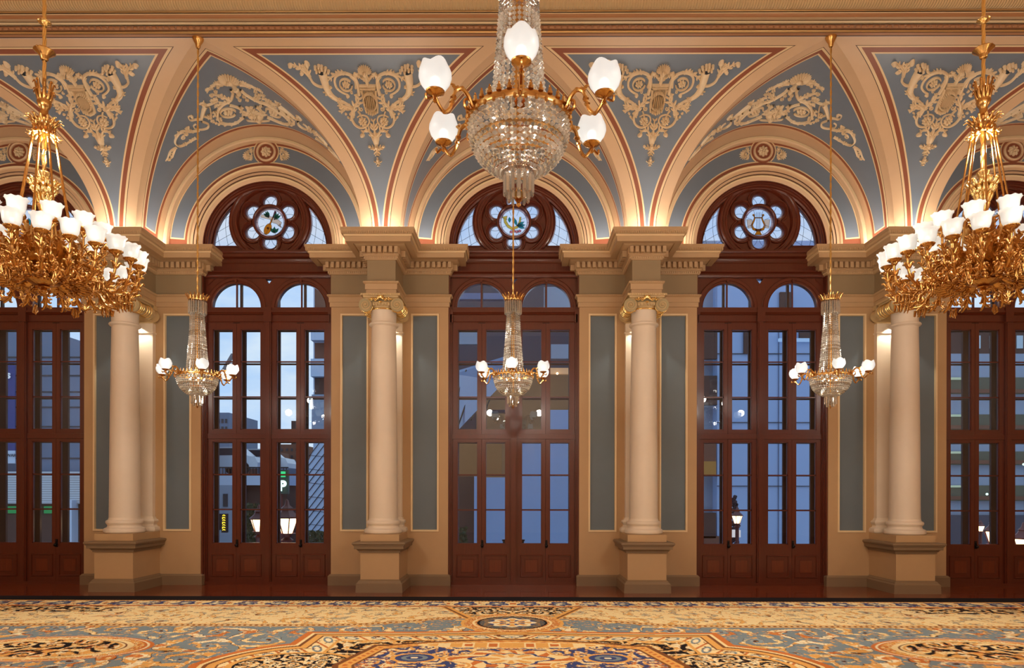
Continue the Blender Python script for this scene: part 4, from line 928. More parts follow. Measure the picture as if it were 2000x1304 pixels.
for s in (-1, 1):
    R.leaf([(0, c1_[1] + 0.30), (s * 0.07, c1_[1] + 0.2), (s * 0.16, c1_[1] + 0.12)], 0.09, 0.04, 4); R.stroke([(0, c1_[1] - 0.05), (s * 0.10, c1_[1] - 0.05), (s * 0.19, c1_[1] - 0.02), (s * 0.2, c1_[1] + 0.03)], 0.014, 0.008)
R.fan(0, c1_[1] + 0.15, 0.17, PI * 1.1, PI * 1.9, 7, 0.05); R.blob(0, c1_[1] - 0.02, 0.06, 0.09, 0, 0.05); R.leaf([(0, c1_[1] + 0.15), (0, c1_[1] + 0.30), (0, c1_[1] + 0.42)], 0.09, 0.05, 4)
def on_lun(s, y, h):
    phi = interp(s + TL[-1] / 2, TL, AL); Yg = Y_S + A_C * (1 - abs(math.cos(phi))); q = lun(phi, min(0.99, max(0.0, y / Yg)))
    return (q[0] + 1.4 * h * math.cos(phi), q[1], q[2] - 1.4 * h * math.sin(phi))
R.xf(on_lun); base = R.build('plaster_scroll_relief', PLAST, smooth=50)
ls = ['ivory plaster palmette and scrolls in the vault over the leftmost window', 'ivory plaster palmette and scrolls in the vault over the mandolin glass', 'ivory plaster palmette and scrolls in the vault behind the big crystal chandelier',
      'ivory plaster palmette and scrolls in the vault over the lyre glass', 'ivory plaster palmette and scrolls in the vault over the rightmost window']
for i, p in enumerate(WC):
    o = base if i == 0 else base.copy()
    if i: COL.objects.link(o)
    o.location = (p, 0, 0); tag(o, ls[i], 'relief', 'scroll reliefs in the window vaults')
# --- roundels over the arches
def make_roundel():
    t = empty('roundel'); zc = 7.70
    mb = MB(); mb.arc([(0.001, -0.008), (0.20, -0.008), (0.205, 0.0)], 0, zc, 40, 0, 0, 2 * PI)
    for s in (-1, 1):
        mb.arc([(0.23, 0.0), (0.228, -0.012), (0.212, -0.012), (0.21, 0.0)], 0, zc, 16, 1, (0 if s > 0 else PI) - 0.95, (0 if s > 0 else PI) + 0.95)
    mb.build('brown_disc', [SIENNA, LCREAM], t)
    mb = MB(); mb.arc([(0.175, -0.008), (0.172, -0.03), (0.155, -0.042), (0.138, -0.03), (0.134, -0.01)], 0, zc, 40, 0, 0, 2 * PI)
    mb.build('ring', CREAM, t)
    R = Relief(); R.rosette(0, 0, 0.085, 7, 0.05); 
    for k in range(8): a = k * PI / 4; R.blob(0.07 * math.cos(a), 0.07 * math.sin(a), 0.03, 0.028, a, 0.03)
    R.xf(lambda u, v, h: (u, -0.008 - h, zc + v)); R.build('rosette', PLAST, t)
    R = Relief()
    R.fan(0.31, -0.015, 0.115, -1.35, 1.35, 8, 0.035); R.blob(0.27, 0.06, 0.03, 0.02, 1, 0.03); R.blob(0.27, -0.09, 0.03, 0.02, -1, 0.03)
    for a in (0.9, -1.0): R.leaf([(0.25, -0.01), (0.27, 0.05 * a), (0.29, 0.12 * a)], 0.05, 0.03, 3)
    import copy as _c
    L_ = _c.deepcopy(R); L_.v = [(-x, y, z) for x, y, z in L_.v]; L_.f = [f[::-1] for f in L_.f]
    for Q in (R, L_): Q.xf(lambda u, v, h: (u, -0.002 - h, zc + v - 0.16 * abs(u) ** 1.2)); Q.build('palmette', PLAST, t)
    return t
r0 = make_roundel()
lr = ['brown roundel with ivory rosette over the leftmost window, seen past the chandelier rods', 'brown roundel with ivory rosette over the mandolin window', 'brown roundel with ivory rosette over the middle window, hidden by the crystal bowl',
      'brown roundel with ivory rosette over the lyre window', 'brown roundel with ivory rosette over the rightmost window, seen past the chandelier rods']
for i, p in enumerate(WC):
    o = r0 if i == 0 else copy_tree(r0); o.location = (p, 0, 0); tag(o, lr[i], 'roundel', 'roundels over the window arches')
# ================================================================ CHANDELIERS
def crystalmat(nm='cut_crystal', hi=0.70, lo=0.06):
    m = bpy.data.materials.new(nm); m.use_nodes = True; nt = m.node_tree; nt.nodes.clear()
    o = N(nt, 'ShaderNodeOutputMaterial'); t = N(nt, 'ShaderNodeBsdfTransparent'); t.inputs[0].default_value = (0.92, 0.90, 0.86, 1)
    g = N(nt, 'ShaderNodeBsdfGlossy'); g.inputs['Color'].default_value = (1, 0.97, 0.92, 1); g.inputs['Roughness'].default_value = 0.03
    d = N(nt, 'ShaderNodeBsdfTranslucent'); d.inputs[0].default_value = (1, 0.96, 0.88, 1); d2 = N(nt, 'ShaderNodeBsdfDiffuse'); d2.inputs[0].default_value = (1, 0.95, 0.86, 1)
    f = N(nt, 'ShaderNodeFresnel'); f.inputs[0].default_value = 1.9; a = N(nt, 'ShaderNodeMath', operation='ADD'); a.inputs[1].default_value = 0.30; nt.links.new(f.outputs[0], a.inputs[0])
    m1 = N(nt, 'ShaderNodeMixShader'); nt.links.new(a.outputs[0], m1.inputs[0]); nt.links.new(t.outputs[0], m1.inputs[1]); nt.links.new(g.outputs[0], m1.inputs[2])
    m2 = N(nt, 'ShaderNodeMixShader'); m2.inputs[0].default_value = 0.5; nt.links.new(d.outputs[0], m2.inputs[1]); nt.links.new(d2.outputs[0], m2.inputs[2])
    m3 = N(nt, 'ShaderNodeMixShader'); ge = N(nt, 'ShaderNodeNewGeometry'); mr = N(nt, 'ShaderNodeMapRange'); mr.inputs[3].default_value = lo; mr.inputs[4].default_value = hi; nt.links.new(ge.outputs['Random Per Island'], mr.inputs[0]); nt.links.new(mr.outputs[0], m3.inputs[0]); nt.links.new(m1.outputs[0], m3.inputs[1]); nt.links.new(m2.outputs[0], m3.inputs[2])
    nt.links.new(m3.outputs[0], o.inputs[0]); return m
CRYST = crystalmat(); CRYSTP = crystalmat('clear_prism_crystal', 0.34, 0.10)
def shade_mat(name, rgb, em, tr):
    m = bpy.data.materials.new(name); m.use_nodes = True; nt = m.node_tree; nt.nodes.clear()
    o = N(nt, 'ShaderNodeOutputMaterial'); t = N(nt, 'ShaderNodeBsdfTransparent'); e = N(nt, 'ShaderNodeEmission'); e.inputs[0].default_value = (*lin(rgb), 1); e.inputs[1].default_value = em
    d = N(nt, 'ShaderNodeBsdfDiffuse'); d.inputs[0].default_value = (0.62, 0.62, 0.60, 1); g = N(nt, 'ShaderNodeBsdfGlossy'); g.inputs['Roughness'].default_value = 0.3
    tl = N(nt, 'ShaderNodeBsdfTranslucent'); tl.inputs[0].default_value = (0.85, 0.86, 0.86, 1); dm = N(nt, 'ShaderNodeMixShader'); dm.inputs[0].default_value = 0.6; nt.links.new(d.outputs[0], dm.inputs[1]); nt.links.new(tl.outputs[0], dm.inputs[2])
    a = N(nt, 'ShaderNodeAddShader'); nt.links.new(e.outputs[0], a.inputs[0]); nt.links.new(dm.outputs[0], a.inputs[1])
    m1 = N(nt, 'ShaderNodeMixShader'); m1.inputs[0].default_value = tr; nt.links.new(a.outputs[0], m1.inputs[1]); nt.links.new(t.outputs[0], m1.inputs[2])
    f = N(nt, 'ShaderNodeFresnel'); f.inputs[0].default_value = 1.4; m2 = N(nt, 'ShaderNodeMixShader'); nt.links.new(f.outputs[0], m2.inputs[0]); nt.links.new(m1.outputs[0], m2.inputs[1]); nt.links.new(g.outputs[0], m2.inputs[2])
    nt.links.new(m2.outputs[0], o.inputs[0]); return m
FROST = shade_mat('frosted_globe_glass', (244, 247, 250), 0.34, 0.06)
OPAL = shade_mat('opal_shade_glass', (255, 250, 240), 0.22, 0.05)
BULB = glow('lit_bulb', (255, 250, 236), 7.0)
def make_globe():                                      # frosted tulip globe with a scalloped mouth, origin at its holder
    mb = MB(); n = 32; prof = [(0.022, 0.012), (0.036, 0.016), (0.056, 0.032), (0.073, 0.055), (0.0825, 0.083), (0.081, 0.108), (0.074, 0.128), (0.067, 0.146)]
    vs = []
    for j, (r, z) in enumerate(prof):
        for i in range(n):
            a = 2 * PI * i / n; k = 0.5 + 0.5 * math.cos(4 * a); f = j / (len(prof) - 1)
            zz = z + (0.022 * k ** 0.7 - 0.012) * f ** 4; vs.append((r * math.cos(a), r * math.sin(a), zz))
    mb.add(vs, [(j * n + i, j * n + (i + 1) % n, (j + 1) * n + (i + 1) % n, (j + 1) * n + i) for j in range(len(prof) - 1) for i in range(n)])
    return mb
def globe_arm_mesh():                                  # S scroll arm along +X from the ring to the holder at 0.485
    mb = MB()
    P = [(0.24, 0, -0.005), (0.275, 0, 0.0), (0.30, 0, 0.045), (0.335, 0, 0.072), (0.37, 0, 0.055), (0.385, 0, 0.015), (0.405, 0, -0.045), (0.435, 0, -0.072), (0.465, 0, -0.045), (0.485, 0, -0.01)]
    mb.tube(catmull(P, 5), [0.013 - 0.005 * i / 45 for i in range(46)], 8)
    mb.tube(catmull([(0.262, 0, 0.0), (0.285, 0, -0.022), (0.318, 0, -0.015), (0.322, 0, 0.02), (0.30, 0, 0.03), (0.292, 0, 0.012)], 4), [0.009 - 0.003 * i / 20 for i in range(21)], 6)
    for x, z, r in ((0.385, 0.015, 0.018), (0.393, -0.012, 0.016), (0.335, 0.075, 0.014), (0.36, 0.072, 0.012), (0.25, 0.0, 0.02), (0.435, -0.074, 0.011)): mb.ball((x, 0, z), r, 8, 0, 1, 0.9, 0.8)
    for k in range(4): mb.ball((0.37 + k * 0.006, 0, 0.06 + 0.006 * k), 0.012, 6, 0, 1.4, 0.5, 0.6)
    mb.lathe([(0.0, -0.045), (0.012, -0.035), (0.008, -0.02), (0.014, -0.008), (0.034, 0.0), (0.046, 0.008), (0.048, 0.014), (0.040, 0.016), (0.0, 0.016)], 16, (0.485, 0, 0))
    mb.tube(catmull([(0.50, 0, -0.02), (0.53, 0, -0.035), (0.535, 0, -0.01)], 3), 0.007, 6)
    return mb
def strand_mesh(pts, r, h):
    mb = MB()
    for p in pts: mb.bead(p, r, h, 6)
    return mb
def share(name, me, parent, rz=0, loc=None):
    o = bpy.data.objects.new(name, me); COL.objects.link(o); o.parent = parent; o.rotation_euler = (0, 0, rz)
    if loc: o.location = loc
    return o
def make_crystal(rod_top):
    t = empty('crystal_chandelier')                    # origin at the ring
    mb = MB(); mb.lathe([(0.262, -0.012), (0.272, -0.012), (0.275, 0.0), (0.272, 0.018), (0.262, 0.018), (0.262, -0.012)], 48)
    for k in range(32):
        a = 2 * PI * k / 32; c = (0.271 * math.cos(a), 0.271 * math.sin(a)); mb.ball((c[0], c[1], 0.040), 0.011, 6, 0, 1, 1, 1.5); mb.ball((c[0], c[1], 0.024), 0.014, 6, 0, 1.2, 1.2, 0.8); mb.ball((c[0], c[1], 0.060), 0.006, 6)
        mb.ball((0.277 * math.cos(a + .1), 0.277 * math.sin(a + .1), -0.018), 0.011, 6, 0, 1, 1, 1.4)
    mb.lathe([(0.20, -0.118), (0.243, -0.118), (0.243, -0.112), (0.20, -0.112)], 40); mb.lathe([(0.077, -0.272), (0.082, -0.275), (0.082, -0.262), (0.077, -0.262), (0.077, -0.272)], 32)
    mb.build('gilded_ring', GOLDB, t)
    # bowl of cut beads, strand by strand
    n = 44; prof = []
    for i in range(13):
        f = i / 12; a = f * 1.28; prof.append((0.262 * math.cos(a) ** 0.9, 0, -0.03 - 0.245 * math.sin(a) / math.sin(1.28)))
    me = None
    for k in range(n):
        a = 2 * PI * k / n
        if me is None: mb = MB(); [mb.bead(p, min(0.0165, 0.40 * 2 * PI * max(p[0], 0.03) / n + 0.006), 0.013, 6) for p in prof]; o = mb.build('bowl_bead_strand', CRYST, t, smooth=0); me = o.data
        else: share('bowl_bead_strand', me, t, a)
    # tapering column of beads
    n = 26; zt, zb = 1.02, 0.02; pts = []
    for i in range(40):
        f = i / 39; r = 0.082 + 0.066 * f ** 1.5; pts.append((r, 0, zt + (zb - zt) * f))
    me = None
    for k in range(n):
        if me is None: o = strand_mesh(pts, 0.0125, 0.0125).build('column_bead_strand', CRYST, t, smooth=0); me = o.data
        else: share('column_bead_strand', me, t, 2 * PI * k / n)
    mb = MB(); mb.tube([(0, 0, -0.25), (0, 0, 1.02)], 0.012, 8); mb.lathe([(0.05, 0.1), (0.03, 0.3), (0.035, 0.9), (0.05, 1.05)], 12); mb.build('core_tube', GOLDB, t)
    # prisms below the crown and below the bowl
    def prism(r, z0, z1, w):
        mb = MB(); mb.lathe([(0.0, z1 - 0.01), (w, z1), (w, z0 - 0.012), (0.0, z0)], 4, (r, 0, 0)); mb.bead((r, 0, z0 + 0.01), 0.009, 0.011); return mb
    for (r, z0, z1, w, n) in ((0.112, 1.035, 0.865, 0.0105, 22), (0.098, 1.03, 0.885, 0.010, 20), (0.074, -0.275, -0.385, 0.0105, 14), (0.052, -0.29, -0.42, 0.010, 10)):
        me = None
        for k in range(n):
            if me is None: o = prism(r, z0, z1, w).build('crystal_prism', CRYSTP, t, smooth=0); me = o.data
            else: share('crystal_prism', me, t, 2 * PI * k / n)
    # crown of gilded leaves
    mb = MB(); mb.lathe([(0.10, 1.035), (0.118, 1.04), (0.12, 1.055), (0.10, 1.06), (0.10, 1.035)], 32)
    for k in range(16):
        a = 2 * PI * k / 16; c, s = math.cos(a), math.sin(a)
        mb.tube([(0.112 * c, 0.112 * s, 1.05), (0.125 * c, 0.125 * s, 1.085), (0.145 * c, 0.145 * s, 1.115), (0.160 * c, 0.160 * s, 1.128)], [0.010, 0.009, 0.007, 0.004], 6)
        a += 0.2; c, s = math.cos(a), math.sin(a); mb.tube([(0.11 * c, 0.11 * s, 1.05), (0.118 * c, 0.118 * s, 1.09), (0.125 * c, 0.125 * s, 1.105)], [0.007, 0.006, 0.003], 5)
    mb.build('leaf_crown', GOLDB, t)
    mb = MB(); mb.lathe([(0.0, -0.455), (0.010, -0.448), (0.012, -0.436), (0.007, -0.43), (0.018, -0.42), (0.027, -0.40), (0.026, -0.38), (0.014, -0.36), (0.016, -0.35), (0.0, -0.34)], 16, scal=lambda a, z: 1 + 0.06 * math.cos(8 * a)); mb.build('finial', GOLDB, t)
    # bulbs glimmering inside the bowl
    mb = MB()
    for k in range(6): a = k * PI / 3; mb.ball((0.10 * math.cos(a), 0.10 * math.sin(a), -0.05), 0.011, 8)
    mb.build('inner_bulbs', BULB, t); t.children[-1].name = 'inner_bulb'
    # twisted rod to the ceiling
    mb = MB(); L = rod_top - 1.05; n = int(L / 0.03)
    for q in range(2): mb.tube([(0.006 * math.cos(i * 0.8 + q * PI), 0.006 * math.sin(i * 0.8 + q * PI), 1.05 + L * i / n) for i in range(n + 1)], 0.0085, 6)
    mb.build('twisted_rod', GOLD, t)
    mb = MB(); mb.lathe([(0.0, 0.0), (0.018, -0.15), (0.03, -0.13), (0.038, -0.09), (0.062, -0.05), (0.075, -0.02), (0.078, 0.0), (0.0, 0.0)][1:], 24, (0, 0, rod_top)); mb.build('canopy', GOLDB, t)
    ga, gg, gb = globe_arm_mesh(), make_globe(), MB(); gb.ball((0, 0, 0.062), 0.026, 12)
    am = gm = bm = None
    for k in range(6):
        a = k * PI / 3
        if am is None: o = ga.build('globe_arm', GOLDB, t); am = o.data; o.rotation_euler = (0, 0, a); g = gg.build('frosted_globe', FROST, o); gm = g.data; b_ = gb.build('bulb', BULB, o); bm = b_.data
        else: o = share('globe_arm', am, t, a); g = share('frosted_globe', gm, o); b_ = share('bulb', bm, o)
        g.location = (0.485, 0, 0); b_.location = (0.485, 0, 0)
    return t
near = make_crystal(8.33 - 3.60); near.location = (0.045 + (1012 - 1008) * 3.63 / F, -D + 3.63, 3.60); near.rotation_euler = (0, 0, -PI / 2 + 0.02)
tag(near, 'big near crystal chandelier hanging in the centre, its bead column running off the top', 'chandelier')
small = make_crystal(7.985 - 3.27)
for i, (x, rot, lb) in enumerate([(WC[1], -PI / 2 + 0.56, 'small crystal chandelier on a gold rod before the second window'), (WC[2], -PI / 2 - 0.03, 'small crystal chandelier hanging before the middle window'), (WC[3], -PI / 2 - 0.22, 'small crystal chandelier on a gold rod before the fourth window')]):
    o = small if i == 0 else copy_tree(small); o.location = (x, -2.61, 3.27); o.rotation_euler = (0, 0, rot); tag(o, lb, 'chandelier', 'small crystal chandeliers along the windows')

# ---- the two gilded bronze chandeliers
def opal_shade():
    mb = MB(); n = 48; prof = [(0.040, 0.0), (0.056, 0.010), (0.066, 0.028), (0.072, 0.055), (0.074, 0.080), (0.077, 0.098), (0.084, 0.114), (0.094, 0.124)]
    vs = []
    for j, (r, z) in enumerate(prof):
        f = j / 7
        for i in range(n):
            a = 2 * PI * i / n; k = 1 + 0.012 * math.cos(24 * a) + 0.025 * f ** 4 * math.cos(10 * a); vs.append((r * k * math.cos(a), r * k * math.sin(a), z + 0.004 * f ** 4 * math.cos(10 * a)))
    mb.add(vs, [(j * n + i, j * n + (i + 1) % n, (j + 1) * n + (i + 1) % n, (j + 1) * n + i) for j in range(len(prof) - 1) for i in range(n)])
    return mb
def leafy(mb, pts, w, step=5):                         # cast leaves along an arm
    for i in range(1, len(pts) - 1, step):
        p, q = Vector(pts[i - 1]), Vector(pts[i + 1]); t = (q - p).normalized(); c = Vector(pts[i]); sd = t.cross(Vector((0, 1, 0))).normalized()
        for k in range(3):
            a = i * 1.7 + k * 2.1; off = (sd * math.cos(a) + Vector((0, 1, 0)) * math.sin(a)); e = c + off * w * 1.7 + t * w * 2.2
            q_ = catmull([c - t * w * 0.5, c + off * w * 0.9 + t * w * 0.6, e, e + off * w * 0.9 + t * w * 0.2, e + off * w * 1.1 - t * w * 0.5], 3); n_ = len(q_); mb.tube(q_, [w * (0.25 + 0.65 * math.sin(PI * min(1, (j + 1) / n_ * 0.9 + 0.1)) ** 0.8) * (1 - 0.55 * j / n_) for j in range(n_)], 6)
def arm_mesh(r0, z0, P, r1, z1, w):
    mb = MB(); pts = catmull([(r0, 0, z0)] + P + [(r1, 0, z1)], 6); L = len(pts)
    mb.tube(pts, [w * (1.35 - 0.75 * i / (L - 1)) for i in range(L)], 7); leafy(mb, pts, w)
    mb.lathe([(0.0, -0.055), (0.012, -0.05), (0.02, -0.04), (0.010, -0.028), (0.014, -0.02), (0.046, -0.014), (0.056, -0.002), (0.058, 0.010), (0.046, 0.014), (0.0, 0.012)], 20, (r1, 0, z1), scal=lambda a, z: 1 + 0.04 * math.cos(10 * a))
    for k in range(12): a = k * PI / 6; mb.ball((r1 + 0.058 * math.cos(a), 0.058 * math.sin(a), z1 + 0.005), 0.007, 5)
    return mb
def make_gilded():
    t = empty('gilded_chandelier')                     # origin on the floor below; heights are absolute
    sm = opal_shade(); bm = MB(); bm.ball((0, 0, 0.05), 0.02, 8)
    mesh = {}
    def put(key, build, name, m_, parent, rz=0, loc=(0, 0, 0), smooth=35):
        if key not in mesh: o = build().build(name, m_, parent, smooth=smooth); mesh[key] = o.data; o.rotation_euler = (0, 0, rz); o.location = loc; return o
        return share(name, mesh[key], parent, rz, loc)
    lo = lambda: arm_mesh(0.18, 3.72, [(0.26, 0, 3.62), (0.36, 0, 3.60), (0.44, 0, 3.66), (0.52, 0, 3.62), (0.58, 0, 3.54), (0.68, 0, 3.54), (0.76, 0, 3.62), (0.79, 0, 3.74)], 0.79, 3.84, 0.018)
    up = lambda: arm_mesh(0.12, 3.86, [(0.20, 0, 3.80), (0.28, 0, 3.87), (0.35, 0, 3.80), (0.42, 0, 3.78), (0.49, 0, 3.86), (0.50, 0, 3.98)], 0.50, 4.05, 0.015)
    def small_scroll():
        mb = MB(); P = [(0.36, 0, 3.61)] + [(0.40 + 0.075 * math.cos(a), 0, 3.76 + 0.075 * math.sin(a)) for a in (-1.8, -0.8, 0.3, 1.4, 2.5, 3.6)] + [(0.38, 0, 3.76)]
        pts = catmull(P, 4); mb.tube(pts, [0.013 - 0.006 * i / len(pts) for i in range(len(pts))], 6); leafy(mb, pts, 0.013, 4)
        Q = catmull([(0.60, 0, 3.55), (0.63, 0, 3.62), (0.69, 0, 3.66), (0.72, 0, 3.61), (0.68, 0, 3.59)], 4); mb.tube(Q, 0.008, 6); leafy(mb, Q, 0.010, 3)
        for k in range(5): mb.tube([(0.62 + 0.03 * k, 0, 3.53), (0.62 + 0.03 * k, 0.012 * (-1) ** k, 3.47), (0.63 + 0.03 * k, 0, 3.43 + 0.01 * k)], [0.014, 0.011, 0.003], 5)
        return mb
    # 24 lower arms in six sprays of four, and 12 upper arms
    for k in range(24):
        a = k * 2 * PI / 24 + 0.06
        o = put('lo', lo, 'lower_arm', GOLDB, t, a, smooth=75); g = put('sh', lambda: sm, 'opal_shade', OPAL, o, 0, (0.79, 0, 3.852)); put('bu', lambda: bm, 'bulb', BULB, o, 0, (0.79, 0, 3.852))
        if k % 2 == 0: put('sc', small_scroll, 'leaf_scroll', GOLDB, t, a + 0.13, smooth=75)
    for k in range(12):
        a = k * 2 * PI / 12 + 0.20
        o = put('up', up, 'upper_arm', GOLDB, t, a, smooth=75); put('sh', lambda: sm, 'opal_shade', OPAL, o, 0, (0.50, 0, 4.062)); put('bu', lambda: bm, 'bulb', BULB, o, 0, (0.50, 0, 4.062))
    # body
    rib = lambda a, z: 1 + 0.05 * abs(math.cos(8 * a))
    mb = MB(); mb.lathe([(0.0, 3.575), (0.06, 3.578), (0.12, 3.60), (0.155, 3.63), (0.168, 3.655), (0.160, 3.668), (0.10, 3.675), (0.07, 3.70), (0.10, 3.73), (0.20, 3.75), (0.265, 3.80), (0.285, 3.845), (0.26, 3.86), (0.12, 3.87), (0.08, 3.92), (0.11, 3.97), (0.13, 4.03), (0.09, 4.10), (0.045, 4.16), (0.04, 4.28), (0.055, 4.34), (0.04, 4.37)], 64, scal=rib)
    mb.build('ribbed_bowl', GOLDB, t)
    for tier, (r, z, h, n) in enumerate(((0.24, 3.76, 0.15, 12), (0.27, 3.83, 0.12, 16), (0.12, 4.0, 0.14, 10), (0.15, 3.64, -0.05, 12))):   # acanthus standing round the bowl
        def lf1(r=r, z=z, h=h):
            mb = MB(); q = catmull([(r, 0, z), (r + 0.04, 0, z + h * 0.55), (r + 0.075, 0, z + h * 0.95), (r + 0.10, 0, z + h * 0.78)], 3)
            mb.tube(q, [0.026, 0.030, 0.033, 0.034, 0.032, 0.028, 0.022, 0.015, 0.010, 0.006], 6, flat=0.55)
            for k in (2, 4, 6):
                for sg in (-1, 1): c = Vector(q[k]); mb.tube([c, c + Vector((0.005, sg * 0.03, h * 0.1)), c + Vector((0.018, sg * 0.045, h * 0.2))], [0.014, 0.012, 0.004], 5)
            return mb
        for k in range(n): put('ac%d' % tier, lf1, 'acanthus_leaf', GOLDB, t, 2 * PI * (k + 0.5 * tier) / n)
    mb = MB(); mb.lathe([(0.0, 3.49), (0.012, 3.497), (0.03, 3.515), (0.032, 3.53), (0.02, 3.545), (0.05, 3.555), (0.055, 3.565), (0.03, 3.58)], 20, scal=lambda a, z: 1 + 0.12 * math.cos(6 * a)); mb.build('finial', GOLDB, t)
    mb = MB()                                          # gold leaf rosette half way up
    for tier, (z, r) in enumerate(((4.46, 0.10), (4.52, 0.125), (4.40, 0.07))):
        for k in range(12):
            a = 2 * PI * (k + tier * 0.5) / 12; c, s = math.cos(a), math.sin(a); mb.horn([(0.04 * c, 0.04 * s, z - 0.05), (r * 0.8 * c, r * 0.8 * s, z - 0.01), (r * 1.05 * c, r * 1.05 * s, z + 0.03), (r * 1.12 * c, r * 1.12 * s, z + 0.012)], [0.015, 0.022, 0.017, 0.006])
            if k % 2 == 0: mb.horn([(r * 0.7 * c, r * 0.7 * s, z), (r * 0.95 * c + 0.02 * s, r * 0.95 * s - 0.02 * c, z + 0.045), (r * 0.8 * c + 0.03 * s, r * 0.8 * s - 0.03 * c, z + 0.03)], [0.010, 0.012, 0.004])
    mb.lathe([(0.0, 4.32), (0.02, 4.34), (0.06, 4.42), (0.085, 4.50), (0.03, 4.56), (0.03, 4.58), (0.05, 4.62), (0.055, 4.64), (0.02, 4.66)], 16, scal=rib); mb.build('leaf_rosette', GOLD, t, smooth=60)
    mb = MB(); 
    for q in range(2): mb.tube([(0.010 * math.cos(i * 0.7 + q * PI), 0.010 * math.sin(i * 0.7 + q * PI), 4.6 + 0.6 * i / 20) for i in range(21)], 0.013, 6)
    L = 8.33 - 5.2; n = 110
    for q in range(3): mb.tube([(0.008 * math.cos(i * 0.55 + q * 2.094), 0.008 * math.sin(i * 0.55 + q * 2.094), 5.2 + L * i / n) for i in range(n + 1)], 0.010, 6)
    mb.build('twisted_stem', GOLD, t)
    def crown():
        mb = MB(); mb.lathe([(0.02, 5.02), (0.06, 5.06), (0.085, 5.10), (0.09, 5.13), (0.05, 5.16), (0.032, 5.19), (0.032, 5.24), (0.045, 5.26), (0.06, 5.30), (0.04, 5.36), (0.02, 5.40)], 24, scal=rib)
        for (z, r, h, n) in ((5.08, 0.085, 0.06, 14), (5.03, 0.08, -0.05, 14), (5.28, 0.05, 0.13, 10), (5.33, 0.05, 0.16, 8)):
            for k in range(n):
                a = 2 * PI * k / n + z; c, s = math.cos(a), math.sin(a); mb.horn([(r * 0.5 * c, r * 0.5 * s, z), (r * 1.1 * c, r * 1.1 * s, z + h * 0.4), (r * 1.5 * c, r * 1.5 * s, z + h), (r * 1.85 * c, r * 1.85 * s, z + h * 0.85)], [0.010, 0.014, 0.012, 0.004])
        return mb
    put('cr', crown, 'leaf_crown', GOLDB, t, smooth=60)
    for k in range(8):
        a = k * PI / 4 + 0.2
        def rod():
            mb = MB(); mb.tube([(0.085, 0, 5.06), (0.26, 0, 3.90)], 0.0085, 8); mb.ball((0.087, 0, 5.05), 0.016, 8, 0, 1, 1, 1.6); mb.ball((0.10, 0, 4.97), 0.013, 8, 0, 1, 1, 1.8); return mb
        put('rod', rod, 'suspension_rod', GOLDB, t, a)
    mb = MB(); mb.lathe([(0.02, 5.70), (0.03, 5.71), (0.035, 5.74), (0.06, 5.765), (0.085, 5.785), (0.08, 5.795), (0.02, 5.79)], 32, scal=lambda a, z: 1 + 0.10 * abs(math.cos(9 * a))); mb.build('leaf_disc', GOLDB, t)
    mb = MB(); mb.lathe([(0.018, 6.02), (0.022, 6.035), (0.05, 6.05), (0.058, 6.062), (0.055, 6.067), (0.018, 6.066)], 32); mb.build('disc', GOLD, t)
    return t
gl = make_gilded(); gr = copy_tree(gl)
gl.location = (-4.41, -5.71, 0); gr.location = (4.41, -5.71, 0); gr.rotation_euler = (0, 0, 0.11)
tag(gl, 'gilded bronze chandelier with two rings of opal shades at the left edge', 'chandelier', 'gilded bronze chandeliers'); tag(gr, 'gilded bronze chandelier with two rings of opal shades at the right edge', 'chandelier', 'gilded bronze chandeliers')
# ================================================================ WOVEN CARPET
rng = np.random.RandomState(5); LAT = rng.rand(8, 256, 256)
def vn(x, y, sd):
    xi = np.floor(x).astype(int); yi = np.floor(y).astype(int); fx = x - xi; fy = y - yi; fx = fx * fx * (3 - 2 * fx); fy = fy * fy * (3 - 2 * fy); T = LAT[sd % 8]
    g = lambda a, b: T[(xi + a + sd * 17) & 255, (yi + b + sd * 31) & 255]
    return (g(0, 0) * (1 - fx) + g(1, 0) * fx) * (1 - fy) + (g(0, 1) * (1 - fx) + g(1, 1) * fx) * fy
def fbm(x, y, sd): return (vn(x, y, sd) + 0.5 * vn(2.1 * x, 2.1 * y, sd + 1) + 0.25 * vn(4.3 * x, 4.3 * y, sd + 2)) / 1.75
xs = np.arange(-8.7, 8.7001, 0.0066); ss = np.concatenate([np.arange(1.43, 6.5, 0.0135), np.arange(6.5, 10.3, 0.06)])
X, S_ = np.meshgrid(xs, ss); U = np.abs(X); S = np.where(S_ > 5.72, 11.44 - S_, S_)
pal = lambda *c: np.array(lin(c), dtype=np.float32)
BK, GO, CR, OR, BG, NV, WH, BR, TL_ = pal(30, 24, 26), pal(238, 180, 98), pal(255, 230, 172), pal(214, 126, 62), pal(132, 148, 154), pal(66, 78, 128), pal(255, 240, 200), pal(134, 84, 48), pal(160, 128, 90)
C = np.zeros(X.shape + (3,), dtype=np.float32)
def put_(mask, col): C[mask] = col
